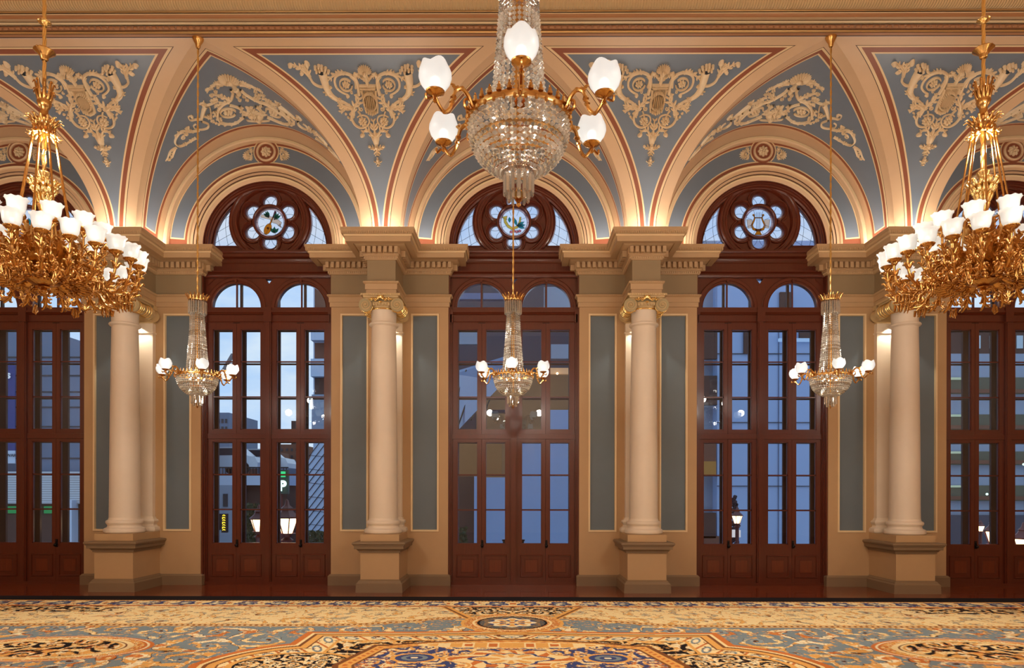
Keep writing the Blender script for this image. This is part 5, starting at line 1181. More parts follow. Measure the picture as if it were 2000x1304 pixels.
def scroll(cell, sd, arms=2, tight=3.2):
    """spiralling leaf scrolls on a jittered lattice: returns (signed leaf value, radius share, pick)"""
    wx_, wy_ = U + 0.10 * (fbm(U * 3, S * 3, sd) - 0.5) * 2, S + 0.10 * (fbm(U * 3 + 9, S * 3, sd + 3) - 0.5) * 2
    ci, cj = np.floor(wx_ / cell), np.floor(wy_ / cell); best = np.full(X.shape, 9e9); out = [np.zeros(X.shape) for _ in range(3)]
    for a in (-1, 0, 1):
        for b in (-1, 0, 1):
            i, j = (ci + a).astype(int), (cj + b).astype(int); r1, r2, r3 = LAT[sd % 8][i & 255, j & 255], LAT[(sd + 1) % 8][i & 255, j & 255], LAT[(sd + 2) % 8][i & 255, j & 255]
            dx, dy = wx_ - (i + 0.2 + 0.6 * r1) * cell, wy_ - (j + 0.2 + 0.6 * r2) * cell; d = np.hypot(dx, dy); m = d < best
            best = np.where(m, d, best); th = np.arctan2(dy, dx); dirn = np.where(r3 > 0.5, 1, -1)
            v = np.sin(arms * th * dirn + tight * np.log(d / cell + 0.03) * 2 + r3 * 6) + 0.35 * np.sin(th * 9 + d / cell * 22)
            out[0] = np.where(m, v, out[0]); out[1] = np.where(m, d / cell, out[1]); out[2] = np.where(m, r3, out[2])
    return out
def foliage(mask, bg, fills, outline, cell, sd, thr=0.25, arms=2):
    v, r, pk = scroll(cell, sd, arms); n = fbm(U * 9 / cell * 0.35, S * 9 / cell * 0.35, sd + 1); q = v + (n - 0.5) * 1.5
    C[mask] = bg; lf_ = mask & (q > thr); idx = ((n * 7 + pk * 5).astype(int)) % len(fills)
    for k, f in enumerate(fills): C[lf_ & (idx == k)] = f
    C[mask & (np.abs(q - thr) < 0.085)] = outline; C[lf_ & (np.abs(q - thr - 0.55) < 0.06)] = outline * 0.5 + fills[0] * 0.5
    c = mask & (r < 0.10); C[c] = fills[-1]; C[mask & (r < 0.045)] = outline
    bud = mask & (fbm(U * 22, S * 22, sd + 4) > 0.70); C[bud] = fills[1]
# borders nearest the windows
put_(S >= 0, BK); put_((S > 1.84) & (S < 2.40), CR); put_((S > 1.84) & (S < 1.91), GO); put_((S > 2.30) & (S < 2.38), OR)
ph = (U / 0.46) % 1.0; fl = np.hypot((ph - 0.5) * 0.46, (S - 2.10) * 0.8); g = (S > 1.92) & (S < 2.30)
put_(g, CR); put_(g & (fl < 0.155 + 0.03 * np.sin(np.arctan2(S - 2.1, ph - 0.5) * 7)), NV); put_(g & (fl < 0.09), BG); put_(g & (fl < 0.045), WH); put_(g & (fbm(U * 26, S * 26, 2) > 0.66), BR); put_(g & (ph < 0.10) & (np.abs(S - 2.1) < 0.07), OR); put_(g & (fbm(U * 17, S * 17, 5) > 0.70), WH)
put_((S > 1.84) & (S < 1.91) & ((U / 0.05) % 1 < 0.3), BR)
f1 = (S >= 2.38) & (S < 3.80)
foliage(f1, CR, [CR * 0.92, GO, WH, OR * 0.5 + CR * 0.5, CR, BG * 0.5 + CR * 0.4], BR, 0.66, 1, 0.55)
foliage(f1 & (U > 5.5) & (S < 2.85), BK, [CR, GO, WH, CR], BR, 0.4, 2, 0.1)
curve = 3.78 - 0.55 * np.exp(-((U - 0.55) / 0.95) ** 2)
blue = (S > curve) | (S > 3.80)
foliage(blue, BG, [CR, GO, WH, OR, CR, BG * 1.25], BK * 0.6 + BR * 0.4, 0.74, 3, 0.30)
b = np.abs(S - curve); put_((b < 0.075) & (S < 4.2), GO); put_((b < 0.03) & (S < 4.2), BR); put_((b < 0.018) & ((U / 0.07) % 1 < 0.5) & (S < 4.2), WH)
# sprays framing the small round medallion
tri = (U < 0.95 - (S - 2.4) * 0.45) & (S > 2.40) & (S < 3.3); foliage(tri, BK, [CR, GO, WH], BR, 0.30, 4, 0.15); put_((np.abs(U - (0.95 - (S - 2.4) * 0.45)) < 0.07) & (S > 2.4) & (S < 3.3), GO); put_((np.abs(U - (0.97 - (S - 2.4) * 0.45)) < 0.02) & (S > 2.4) & (S < 3.3), BR)
# oval medallions left and right
def oval(cx, cy, rx, ry): return np.hypot((U - cx) / rx, (S - cy) / ry)
e = oval(4.80, 5.04, 1.04, 0.60); foliage(e < 1, GO, [CR, OR, GO, WH], BR, 0.22, 5, 0.2); put_((e > 0.90) & (e < 1.0), OR); put_((e > 0.93) & (e < 0.955), WH); put_((e > 0.69) & (e < 0.80), CR); put_((e > 0.715) & (e < 0.735), BR); put_((e > 0.66) & (e < 0.69), GO)
foliage(e < 0.66, BK, [CR, GO, WH, OR, GO], BR, 0.42, 6, -0.35)
# the large central cartouche
def sdbox(u, s, hx, top, lob):
    a = np.maximum(u - hx, top - s); l = np.hypot((u - 2.02), (s - 5.9) * 0.85) - lob
    return np.minimum(a, l)
topc = 4.18 - 0.10 * np.exp(-(U / 0.8) ** 2)
dd = sdbox(U, S, 2.36, topc, 0.98)
cart = dd < 0
foliage(cart, BK, [CR, GO, WH, CR * 0.9, GO], BR, 0.42, 7, -0.05)
for lo_, hi_, col in ((-0.06, 0.02, OR), (-0.10, -0.06, CR), (-0.14, -0.10, BR), (-0.22, -0.14, GO), (-0.24, -0.22, BR)): put_((dd > lo_) & (dd <= hi_), col)
band = (dd > -0.44) & (dd <= -0.24); ph2 = ((U + S * 0.7) / 0.30) % 1; put_(band, CR); put_(band & (np.hypot((ph2 - 0.5) * 0.30, (dd + 0.34)) < 0.075), BG); put_(band & (np.hypot((ph2 - 0.5) * 0.30, (dd + 0.34)) < 0.045), WH); put_(band & (np.abs(ph2 - 0.02) < 0.10), OR); put_(band & (fbm(U * 20, S * 20, 3) > 0.66), BR); put_((dd > -0.48) & (dd <= -0.44), GO)
e2 = oval(2.05, 5.75, 0.62, 0.56); ring_ = cart & (e2 < 1.0); put_(ring_ & (e2 > 0.90), GO); put_(ring_ & (e2 < 0.90), BK); foliage(ring_ & (e2 < 0.86), BK, [CR, WH, GO], BR, 0.22, 2, -0.1)
# innermost shield
tin = 4.78 - 0.20 * np.exp(-(U / 0.85) ** 2) + 0.12 * np.clip((U - 0.9) / 0.4, 0, 1)
di = np.maximum(U - 1.46 - 0.25 * (S - 5.0), tin - S)
inn_ = di < 0; foliage(inn_, NV, [CR, GO, WH, OR, CR], BR, 0.30, 4, -0.15)
for lo_, hi_, col in ((-0.02, 0.04, BR), (-0.14, -0.02, GO), (-0.17, -0.14, BR)): put_((di > lo_) & (di <= hi_) & cart, col)
put_((np.abs(di + 0.08) < 0.025) & (((U * 0.8 + S) / 0.11) % 1 < 0.5), OR)
e3 = oval(0.95, 5.42, 0.24, 0.20); put_(e3 < 1, GO); put_(e3 < 0.8, NV); put_(e3 < 0.55, BG); put_(e3 < 0.35, NV); put_(e3 < 0.16, WH)
th = np.arctan2(S - 5.45, X); e4 = np.hypot(X / 0.62, (S - 5.45) / 0.36) / (1 + 0.12 * np.cos(8 * th)); put_(e4 < 1, GO); put_(e4 < 0.93, CR); put_((e4 < 0.9) & (np.sin(12 * th + e4 * 9) > 0.2), OR); put_((e4 < 0.62), NV); put_((e4 < 0.55), CR); put_((e4 < 0.5) & (np.cos(8 * th) > 0), GO); put_(e4 < 0.16, WH)
th = np.arctan2(S - 5.1, X); e5 = np.hypot(X / 1.0, (S - 4.85) / 0.14); put_((e5 < 1) & inn_, CR); put_((e5 < 0.9) & inn_ & (np.sin(U * 24) > 0), GO); put_((e5 < 0.6) & inn_ & (np.sin(U * 24) < -0.5), OR)
# small round medallion on the border
r = np.hypot(X, S - 3.57); th = np.arctan2(S - 3.57, X)
foliage(r < 0.64, OR, [GO, CR, GO], BR, 0.12, 3, 0.1); put_((r > 0.60) & (r < 0.645), GO); put_((r > 0.47) & (r < 0.50), CR); put_((r < 0.44), BK); put_((r < 0.41), TL_); put_((r < 0.41) & (fbm(U * 30, S * 30, 1) > 0.5), BK * 0.5 + BG * 0.4); put_(r < 0.29, NV); put_(r < 0.275 + 0.03 * np.cos(8 * th), WH); put_((r < 0.24) & (np.cos(8 * th) > 0.1), GO); put_((r < 0.17) & (np.cos(8 * th) < -0.2), NV); put_(r < 0.085, CR); put_(r < 0.04, OR)
C *= (0.93 + 0.14 * rng.rand(*X.shape))[..., None]
nr, nc = X.shape; me = bpy.data.meshes.new('carpet'); nv = nr * nc
co = np.empty((nv, 3), np.float32); co[:, 0] = X.ravel(); co[:, 1] = -S_.ravel(); co[:, 2] = 0.014
sk = np.stack([xs, np.full(nc, -1.43), np.full(nc, 0.0)], 1).astype(np.float32); co = np.concatenate([co, sk])
me.vertices.add(len(co)); me.vertices.foreach_set('co', co.ravel())
i, j = np.meshgrid(np.arange(nr - 1), np.arange(nc - 1), indexing='ij'); a = (i * nc + j).ravel()
q = np.stack([a, a + nc, a + nc + 1, a + 1], 1); k = np.arange(nc - 1); q = np.concatenate([q, np.stack([k, k + 1, nv + k + 1, nv + k], 1)])
me.loops.add(q.size); me.loops.foreach_set('vertex_index', q.ravel().astype(np.int32)); me.polygons.add(len(q)); me.polygons.foreach_set('loop_start', np.arange(0, q.size, 4, dtype=np.int32))
at_ = me.color_attributes.new('weave', 'FLOAT_COLOR', 'POINT'); cc = np.ones((len(co), 4), np.float32); cc[:nv, :3] = np.clip(C, 0, 1).reshape(-1, 3); cc[nv:, :3] = BK; at_.data.foreach_set('color', cc.ravel())
me.update(calc_edges=True)
m = bpy.data.materials.new('wool_carpet'); m.use_nodes = True; nt = m.node_tree; b_ = nt.nodes['Principled BSDF']; an = N(nt, 'ShaderNodeVertexColor'); an.layer_name = 'weave'; nt.links.new(an.outputs['Color'], b_.inputs['Base Color']); b_.inputs['Roughness'].default_value = 0.9; b_.inputs['Specular IOR Level'].default_value = 0.15
nz = N(nt, 'ShaderNodeTexNoise'); nz.inputs['Scale'].default_value = 160; tc = N(nt, 'ShaderNodeTexCoord'); bp = N(nt, 'ShaderNodeBump'); bp.inputs['Strength'].default_value = 0.4; bp.inputs['Distance'].default_value = 0.004; nt.links.new(tc.outputs['Object'], nz.inputs['Vector']); nt.links.new(nz.outputs['Fac'], bp.inputs['Height']); nt.links.new(bp.outputs[0], b_.inputs['Normal'])
me.materials.append(m); o = bpy.data.objects.new('carpet', me); COL.objects.link(o)
tag(o, 'huge gold, cream and black patterned wool carpet covering the floor', 'carpet')
# ================================================================ THE STREET OUTSIDE
CONC = mat('pale_concrete', (142, 156, 178), 0.85, var=0.12, scale=0.6, bump=0.2, bscale=3)
CONC2 = mat('grey_concrete', (104, 120, 146), 0.9, var=0.25, scale=0.35)
BRICK = mat('brown_brick', (112, 76, 62), 0.9, var=0.2, scale=2)
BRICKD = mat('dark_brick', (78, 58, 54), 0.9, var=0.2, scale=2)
DARKW = mat('dark_window_glass', (30, 36, 48), 0.2)
WHITEP = mat('white_panel', (186, 202, 228), 0.5, var=0.05, scale=0.4)
ASPH = mat('asphalt', (60, 60, 64), 0.9)
WARMW = glow('lit_room', (255, 196, 120), 0.55)
def at(px, py, y): d = D + y; return (0.045 + (px - 1008) * d / F, y, H + (965 - py) * d / F)
def gbox(mb, x0, y0, x1, y1, y, dep, m=0):             # block seen between two picture corners, standing at distance y
    a, b = at(x0, y0, y), at(x1, y1, y); mb.box(min(a[0], b[0]), max(a[0], b[0]), y, y + dep, min(a[2], b[2]), max(a[2], b[2]), m)
GZ = -6.0
def building(name, x0, ytop, x1, y, dep, wallm, label, rows=(), panes=None, bottom=None, parts=()):
    a, b = at(x0, ytop, y), at(x1, ytop, y); t = empty(name, ((a[0] + b[0]) / 2, y, GZ)); off = Vector(t.location)
    mb = MB(); z0 = GZ if bottom is None else at(x0, bottom, y)[2]
    mb.box(a[0], b[0], y, y + dep, z0, a[2]); mb.xf(lambda p, q, r: (p - off.x, q - off.y, r - off.z)); mb.build('facade', wallm, t, smooth=0)
    for (xa, ya, xb, yb) in rows:
        p, q = at(xa, ya, y), at(xb, yb, y); mb = MB(); mb.box(p[0] - off.x, q[0] - off.x, -0.06, 0.05, q[2] - off.z, p[2] - off.z); o = mb.build('window', panes or DARKW, t, smooth=0)
    for (nm, xa, ya, xb, yb, dy, mt) in parts:
        p, q = at(xa, ya, y), at(xb, yb, y); mb = MB(); mb.box(p[0] - off.x, q[0] - off.x, -dy, 0.02, q[2] - off.z, p[2] - off.z); mb.build(nm, mt, t, smooth=0)
    tag(t, label, 'building'); return t
def lettering(txt, px, py, y, size, m, label, cat='sign', rot=0, align='LEFT', parent=None, bold=0.0):
    c = bpy.data.curves.new('lettering', 'FONT'); c.body = txt; c.size = size; c.extrude = 0.01; c.offset = bold; c.align_x = align; c.materials.append(m)
    o = bpy.data.objects.new('lettering', c); COL.objects.link(o); o.location = at(px, py, y); o.rotation_euler = (PI / 2, 0, rot)
    if parent: o.location = Vector(o.location) - parent.location
    bpy.context.view_layer.update(); me = bpy.data.meshes.new_from_object(o); k = bpy.data.objects.new('lettering', me); COL.objects.link(k); k.location = o.location; k.rotation_euler = o.rotation_euler
    if not me.materials: me.materials.append(m)
    bpy.data.objects.remove(o)
    if parent: k.parent = parent
    return k
mb = MB(); mb.box(-60, 60, 0.9, 90, GZ - 0.2, GZ); tag(mb.build('street', ASPH, smooth=0), kind='structure')
# --- first window: concrete block with a blue banner, pale ribbed base, green shop lights
def ribbed(name, rgb, s):
    m = mat(name, rgb, 0.6); nt = m.node_tree; wv = N(nt, 'ShaderNodeTexWave', bands_direction='Z'); wv.inputs['Scale'].default_value = s; tc = N(nt, 'ShaderNodeTexCoord'); nt.links.new(tc.outputs['Object'], wv.inputs['Vector'])
    mx = N(nt, 'ShaderNodeMix', data_type='RGBA', blend_type='MULTIPLY'); mx.inputs[0].default_value = 0.5; b = nt.nodes['Principled BSDF']; l = b.inputs['Base Color'].links[0].from_socket
    nt.links.new(l, mx.inputs[6]); nt.links.new(wv.outputs['Color'], mx.inputs[7]); nt.links.new(mx.outputs[2], b.inputs['Base Color']); return m
RIB = ribbed('ribbed_metal', (196, 204, 216), 3.4)
GREENL = glow('green_shop_light', (60, 170, 110), 0.5)
y = 16.0; t = empty('concrete_block', at(70, 900, y)); off = Vector(t.location)
def loc(P): return [tuple(Vector(p) - off) for p in P]
mb = MB(); P = [at(-260, 600, y), at(75, 640, y), at(185, 676, y), at(185, 926, y), at(-260, 926, y)]; Q = [(a, b + 6, c) for a, b, c in P]
mb.add(loc(P) + loc(Q), [(0, 1, 2, 3, 4), (9, 8, 7, 6, 5)] + [(i, 5 + i, 5 + (i + 1) % 5, (i + 1) % 5) for i in range(5)]); mb.build('facade', CONC2, t, smooth=0)
mb = MB()
for py in (702, 738, 770, 800, 838, 866, 900): a, b = at(-260, py - 12, y), at(185, py + 14, y); mb.box(a[0] - off.x, b[0] - off.x, -0.03, 0.0, a[2] - off.z - 0.2, a[2] - off.z - 0.14)
mb.build('joint_lines', DARKW, t, smooth=0); 
mb = MB(); gbox(mb, -260, 922, 185, 985, y - 0.6, 3); mb.xf(lambda p, q, r: (p - off.x, q - off.y, r - off.z)); mb.build('ribbed_band', RIB, t, smooth=0)
mb = MB(); gbox(mb, -260, 985, 185, 1075, y - 0.2, 2); mb.xf(lambda p, q, r: (p - off.x, q - off.y, r - off.z)); mb.build('shop_front', BRICKD, t, smooth=0)
for x0, x1 in ((-30, 24), (66, 75), (82, 96), (135, 146)): mb = MB(); gbox(mb, x0, 990, x1, 1004, y - 0.3, 0.1); mb.xf(lambda p, q, r: (p - off.x, q - off.y, r - off.z)); mb.build('lit_shop_sign', GREENL, t, smooth=0)
mb = MB(); gbox(mb, 127, 978, 137, 1075, y - 0.9, 0.4); mb.xf(lambda p, q, r: (p - off.x, q - off.y, r - off.z)); mb.build('white_post', WHITEP, t, smooth=0)
tag(t, 'grey concrete block with a ribbed metal band, outside the leftmost window', 'building')
NAVYP = mat('navy_banner_cloth', (40, 60, 128), 0.7); LETW = mat('white_lettering', (230, 234, 240), 0.6, emit=((200, 210, 230), 0.25)); LETD = mat('dark_lettering', (60, 64, 80), 0.6)
bn = empty('banner', at(10, 780, y - 0.7)); off = Vector(bn.location)
for nm, c, mt in (('blue_cloth', (-130, 708, 25, 838), NAVYP), ('pale_cloth', (-130, 838, 25, 862), mat('pale_blue_cloth', (150, 174, 214), 0.7)), ('blue_strip', (-130, 866, 25, 881), NAVYP), ('white_cloth', (-130, 881, 25, 906), WHITEP)):
    mb = MB(); gbox(mb, *c, y - 0.7, 0.04); mb.xf(lambda p, q, r: (p - off.x, q - off.y, r - off.z)); mb.build(nm, mt, bn, smooth=0)
lettering('ns', -3, 739, y - 0.76, 0.44, LETW, '', parent=bn, bold=0.012); lettering('\u201d', -1, 772, y - 0.76, 0.5, LETW, '', parent=bn, bold=0.012); lettering('CHWAR', -4, 893, y - 0.76, 0.17, LETD, '', parent=bn)
tag(bn, 'navy and white banner with letters hung on the concrete block outside', 'banner')
# --- second window: low skyline, parking deck, signs, lamps, slanted tiled wall, tower
def win_grid(x0, y0, x1, y1, nx, ny, f=0.55):
    o = []
    for i in range(nx):
        for j in range(ny):
            cx, cy = x0 + (i + 0.5) * (x1 - x0) / nx, y0 + (j + 0.5) * (y1 - y0) / ny; w_, h_ = (x1 - x0) / nx * f / 2, (y1 - y0) / ny * f / 2; o.append((cx - w_, cy - h_, cx + w_, cy + h_))
    return o
building('office_block', 300, 806, 446, 60, 8, CONC2, 'distant flat-roofed office block under the sky, far left in the second window', win_grid(400, 815, 444, 845, 6, 2))
building('stepped_tower', 470, 828, 478, 70, 3, BRICKD, 'small distant dark tower poking above the second window rail'); building('church_tower', 568, 822, 576, 72, 3, BRICKD, 'small distant stepped tower right of the open sky')
building('brick_house', 396, 878, 512, 40, 6, BRICK, 'red brick house with grey windows behind the parking deck', [(418, 884, 426, 896), (428, 884, 436, 896), (440, 880, 447, 892), (500, 886, 505, 898), (506, 886, 511, 898)])
building('apartment_block', 536, 868, 586, 48, 6, BRICK, 'tan brick apartment block with small lit windows, second window', win_grid(545, 872, 584, 899, 4, 2, 0.4))
building('slate_roofed_house', 390, 900, 590, 30, 5, CONC2, 'grey stone house front with a slate parapet behind the parked cars')
ch = MB(); gbox(ch, 473, 893, 489, 1190, 28.9, 1.0); tag(ch.build('brick_chimney', BRICK, smooth=0), 'square red brick chimney behind the parked cars', 'chimney')
dk = empty('parking_deck', at(460, 1075, 22)); off = Vector(dk.location)
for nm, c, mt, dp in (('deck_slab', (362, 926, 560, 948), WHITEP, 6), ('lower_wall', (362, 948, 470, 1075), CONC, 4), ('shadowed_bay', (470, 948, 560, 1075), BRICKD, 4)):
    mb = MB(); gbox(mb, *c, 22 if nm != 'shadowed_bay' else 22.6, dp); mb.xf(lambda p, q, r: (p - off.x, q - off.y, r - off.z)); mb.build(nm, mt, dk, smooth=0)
mb = MB(); 
for k in range(33): a, b = at(364 + k * 6, 926, 22), at(364 + k * 6, 913, 22); mb.tube([(a[0] - off.x, 0.2, a[2] - off.z), (a[0] - off.x, 0.2, b[2] - off.z)], 0.02, 4)
a, b = at(364, 913, 22), at(560, 913, 22); mb.tube([(a[0] - off.x, 0.2, a[2] - off.z), (b[0] - off.x, 0.2, b[2] - off.z)], 0.03, 4); mb.build('railing', BLACK, dk)
mb = MB(); gbox(mb, 434, 965, 442, 990, 21.9, 0.1); mb.xf(lambda p, q, r: (p - off.x, q - off.y, r - off.z)); mb.build('doorway', DARKW, dk, smooth=0)
tag(dk, 'white parking deck with a thin black railing across the street', 'building')
def car(px, py, y, rgb, label):
    t = empty('car', at(px, py, y)); m = mat('car_paint', rgb, 0.25, 0.4)
    mb = MB(); pr = [(-1.9, 0.35), (-1.9, 0.75), (-1.5, 0.92), (-1.0, 0.95), (-0.55, 1.38), (0.75, 1.40), (1.25, 0.98), (1.8, 0.88), (1.95, 0.6), (1.95, 0.35)]; vs = [(x, yy, z) for yy in (0.0, 1.6) for x, z in pr]; n = len(pr)
    mb.add(vs, [tuple(range(n)), tuple(range(2 * n - 1, n - 1, -1))] + [(i, n + i, n + (i + 1) % n, (i + 1) % n) for i in range(n)]); mb.build('body', m, t, smooth=0)
    mb = MB(); mb.add([(-0.9, -0.01, 0.95), (-0.5, -0.01, 1.32), (0.7, -0.01, 1.33), (1.1, -0.01, 0.97)], [(0, 1, 2, 3)]); mb.build('side_window', DARKW, t, smooth=0)
    for sx in (-1.2, 1.2): mb = MB(); mb.arc([(0.001, -0.05), (0.32, -0.05), (0.32, 0.1)], sx, 0.32, 14, 0, 0, 2 * PI); mb.build('wheel', BLACK, t)
    tag(t, label, 'car')
car(428, 926, 23, (176, 184, 196), 'silver car parked on the deck, left of the pair'); car(492, 926, 25.6, (196, 200, 206), 'white car parked on the deck, right of the pair')
# slanted tiled wall
TILE = mat('blue_white_tile', (172, 194, 228), 0.35, var=0.05, scale=0.5)
t = empty('slanted_tile_hall', at(612, 1075, 20)); off = Vector(t.location); mb = MB(); P = [at(590, 1050, 20), at(700, 1050, 20), at(700, 862, 20), at(618, 862, 20), at(592, 925, 20)]; Q = [(a, b + 4, c) for a, b, c in P]
mb.add([tuple(Vector(p) - off) for p in P + Q], [(0, 1, 2, 3, 4)] + [(i, 5 + i, 5 + (i + 1) % 5, (i + 1) % 5) for i in range(5)]); mb.build('tiled_wall', TILE, t, smooth=0)
mb = MB()
for k in range(11): a, b = at(592, 905 + k * 17, 19.96), at(640, 843 + k * 17, 19.96); a, b = Vector(a) - off, Vector(b) - off; mb.tube([a, b], 0.018, 4)
for k in range(6): a, b = at(592, 888 + k * 27, 19.96), at(640, 893 + k * 27, 19.96); mb.tube([Vector(a) - off, Vector(b) - off], 0.010, 4)
mb.build('dark_seam_lines', DARKW, t); t.children[-1].name = 'seam_line'; tag(t, 'slanted pale tiled wall with diagonal dark seams', 'building')
building('balcony_tower', 611, 560, 700, 26, 5, WHITEP, 'tall white tower with brown bays seen at the right of the second window', (), None, None, [('brown_bay', 614, 562, 690, 650, 0.05, BRICK), ('brown_bay', 614, 670, 690, 700, 0.05, BRICK), ('glazed_bay', 614, 738, 690, 770, 0.05, BRICKD), ('white_slab', 611, 650, 690, 668, 0.5, WHITEP), ('white_slab', 611, 704, 690, 738, 0.5, WHITEP), ('blue_slab', 611, 772, 690, 850, 0.3, CONC)])
mb = MB(); a, b = at(392, 800, 0.87), at(452, 694, 5); mb.tube([a, b], 0.055, 6); tag(mb.build('flag_pole', mat('dark_pole_paint', (50, 42, 60), 0.5)), 'slanting dark pole outside the second window', 'pole')
def street_lamp(px, py, y, s, label, post=True):
    t = empty('street_lamp', at(px, py, y)); RED = LAMPM
    mb = MB(); mb.lathe([(0.07, -3.0), (0.07, -0.5), (0.12, -0.42), (0.06, -0.35), (0.10, -0.26), (0.16, -0.24)], 12); mb.build('post', RED, t)
    mb = MB(); mb.lathe([(0.10, -0.24), (0.20, 0.16)], 6); mb.build('lantern_glass', LAMPG, t)
    mb = MB(); mb.lathe([(0.23, 0.15), (0.24, 0.19), (0.13, 0.32), (0.10, 0.40), (0.12, 0.42), (0.05, 0.50), (0.03, 0.62), (0.0, 0.66)], 6)
    for k in range(6): a = k * PI / 3; mb.tube([(0.105 * math.cos(a), 0.105 * math.sin(a), -0.24), (0.205 * math.cos(a), 0.205 * math.sin(a), 0.16)], 0.012, 4)
    mb.build('lantern_cap', RED, t); t.scale = (s, s, s * 0.72); tag(t, label, 'lamp', 'lit street lanterns outside')
LAMPM = mat('dark_red_lamp_iron', (96, 44, 44), 0.4); LAMPG = glow('lantern_light', (255, 206, 150), 7.0)
street_lamp(505, 1024, 4.2, 1.0, 'street lantern half hidden by the door stile, left of the big one'); street_lamp(560, 1024, 4.0, 1.25, 'large lit street lantern low in the second window'); street_lamp(1439, 1012, 9, 0.8, 'small lit street lantern low in the fourth window'); street_lamp(1938, 1045, 5, 1.1, 'lit street lantern low in the rightmost window'); street_lamp(1995, 1060, 5.5, 1.2, 'dark red lantern post cut by the right picture edge')
street_lamp(1912, 1029, 9, 0.55, 'tiny far street lantern left of the one low in the rightmost window')
# parking sign and yellow neon sign
SIGNG = mat('dark_green_sign', (30, 56, 48), 0.5); GLW = glow('white_sign_light', (220, 255, 240), 1.6); GLG = glow('green_sign_light', (60, 210, 130), 1.2); GLY = glow('yellow_neon', (255, 220, 60), 1.6)
t = empty('parking_sign', at(550, 950, 14)); off = Vector(t.location)
for nm, c, mt in (('sign_box', (541, 918, 562, 965), SIGNG), ('green_symbol_box', (543.5, 921, 555, 932), GLG)):
    mb = MB(); gbox(mb, *c, 14 if nm == 'sign_box' else 13.9, 0.15); mb.xf(lambda p, q, r: (p - off.x, q - off.y, r - off.z)); mb.build(nm, mt, t, smooth=0)
lettering('P', 544, 958, 13.85, 0.52, GLW, '', parent=t, bold=0.03)
mb = MB(); mb.tube([Vector(at(546, 965, 14.1)) - off, Vector(at(546, 1080, 14.1)) - off], 0.12, 8); mb.build('post', LAMPM, t); tag(t, 'lit green and white parking sign on a dark post', 'sign')
t = empty('neon_sign', at(436, 1022, 17)); off = Vector(t.location); mb = MB(); gbox(mb, 431, 1004, 441, 1041, 17, 0.2); gbox(mb, 420, 1004, 427, 1036, 17.1, 0.2); mb.xf(lambda p, q, r: (p - off.x, q - off.y, r - off.z)); mb.build('sign_board', BLACK, t, smooth=0)
mb = MB()
for k in range(7):
    for (cx, w_) in ((436, 2.6), (423.5, 1.6)):
        c = Vector(at(cx, 1008 + k * 4.7, 16.9)) - off; u = w_ * 29 / F; mb.tube([c + Vector((-u, 0, 0)), c + Vector((0, 0, 0.04)), c + Vector((u, 0, 0))], 0.02, 4); 
        if k % 2: mb.tube([c + Vector((-u, 0, -0.04)), c + Vector((-u, 0, 0.05))], 0.018, 4)
mb.build('yellow_neon_tube', GLY, t); tag(t, 'vertical yellow neon sign on a black board', 'sign')
# shrubs in the street
LEAFM = mat('dusky_foliage', (62, 72, 48), 0.8, var=0.4, scale=9)
def shrub(x0, y0, x1, y1, y, n, label):
    mb = MB(); rnd = random.Random(int(x0))
    for i in range(n):
        c = Vector(at(rnd.uniform(x0, x1), rnd.uniform(y0, y1), y + rnd.uniform(-0.4, 0.4))); d = Vector([rnd.uniform(-1, 1) for _ in range(3)]).normalized() * 0.07; e = d.cross(Vector((rnd.random(), 1, 0.3))).normalized() * 0.035
        mb.add([c - d, c + e, c + d, c - e], [(0, 1, 2, 3)])
    c = Vector(at((x0 + x1) / 2, (y0 + y1) / 2, y)); mb.tube([c, (c.x, c.y, GZ)], 0.05, 6)
    o = mb.build('leafy_shrub', LEAFM, smooth=0); tag(o, label, 'shrub')
shrub(470, 985, 512, 1066, 7, 900, 'leafy shrub behind the door stile of the second window'); shrub(600, 1038, 640, 1066, 7, 300, 'small leafy shrub below the slanted tiled wall'); shrub(884, 1030, 912, 1066, 7, 200, 'small dark shrub low in the middle window')
# --- middle window: glass atrium with lit rooms, pale blue screens
t = empty('glass_atrium', at(1000, 1075, 12)); off = Vector(t.location)
def part(nm, c, yy, dp, mt):
    mb = MB(); gbox(mb, *c, yy, dp); mb.xf(lambda p, q, r: (p - off.x, q - off.y, r - off.z)); return mb.build(nm, mt, t, smooth=0)
SCREEN = mat('pale_blue_screen', (136, 166, 212), 0.5, var=0.06, scale=0.8); DIMROOM = mat('dim_room_wall', (120, 96, 72), 0.8, emit=((200, 140, 90), 0.05)); NIGHT = mat('dark_blue_facade', (44, 50, 72), 0.4)
part('dark_facade', (840, 480, 1200, 1080), 20, 1, NIGHT); part('rear_room_wall', (930, 730, 1130, 950), 18, 0.2, DIMROOM); part('room_ceiling', (1050, 718, 1112, 730), 17, 0.2, mat('lit_ceiling', (210, 170, 130), 0.7, emit=((230, 170, 120), 0.25)))
part('warm_room_wall', (893, 862, 980, 932), 15, 0.2, mat('brown_room_wall', (130, 98, 66), 0.8, emit=((150, 105, 60), 0.12)))
part('blue_screen', (950, 932, 1000, 1080), 12.5, 0.1, SCREEN); part('blue_screen', (1008, 862, 1066, 1080), 12.5, 0.1, SCREEN); part('blue_screen', (1072, 800, 1130, 1080), 12.5, 0.1, SCREEN); part('blue_screen', (926, 930, 936, 1080), 12.4, 0.1, SCREEN); part('brown_bay', (884, 930, 928, 1080), 13, 0.1, BRICKD)
part('blue_wall', (880, 646, 945, 672), 16, 0.2, CONC); part('blue_wall', (1076, 672, 1130, 700), 16, 0.2, CONC); part('blue_wall', (1062, 560, 1130, 602), 16, 0.2, CONC)
part('blue_beam', (884, 572, 1010, 584), 15, 0.3, mat('blue_steel', (90, 110, 150), 0.4)); part('dark_beam', (940, 800, 1000, 806), 15, 0.3, NIGHT)
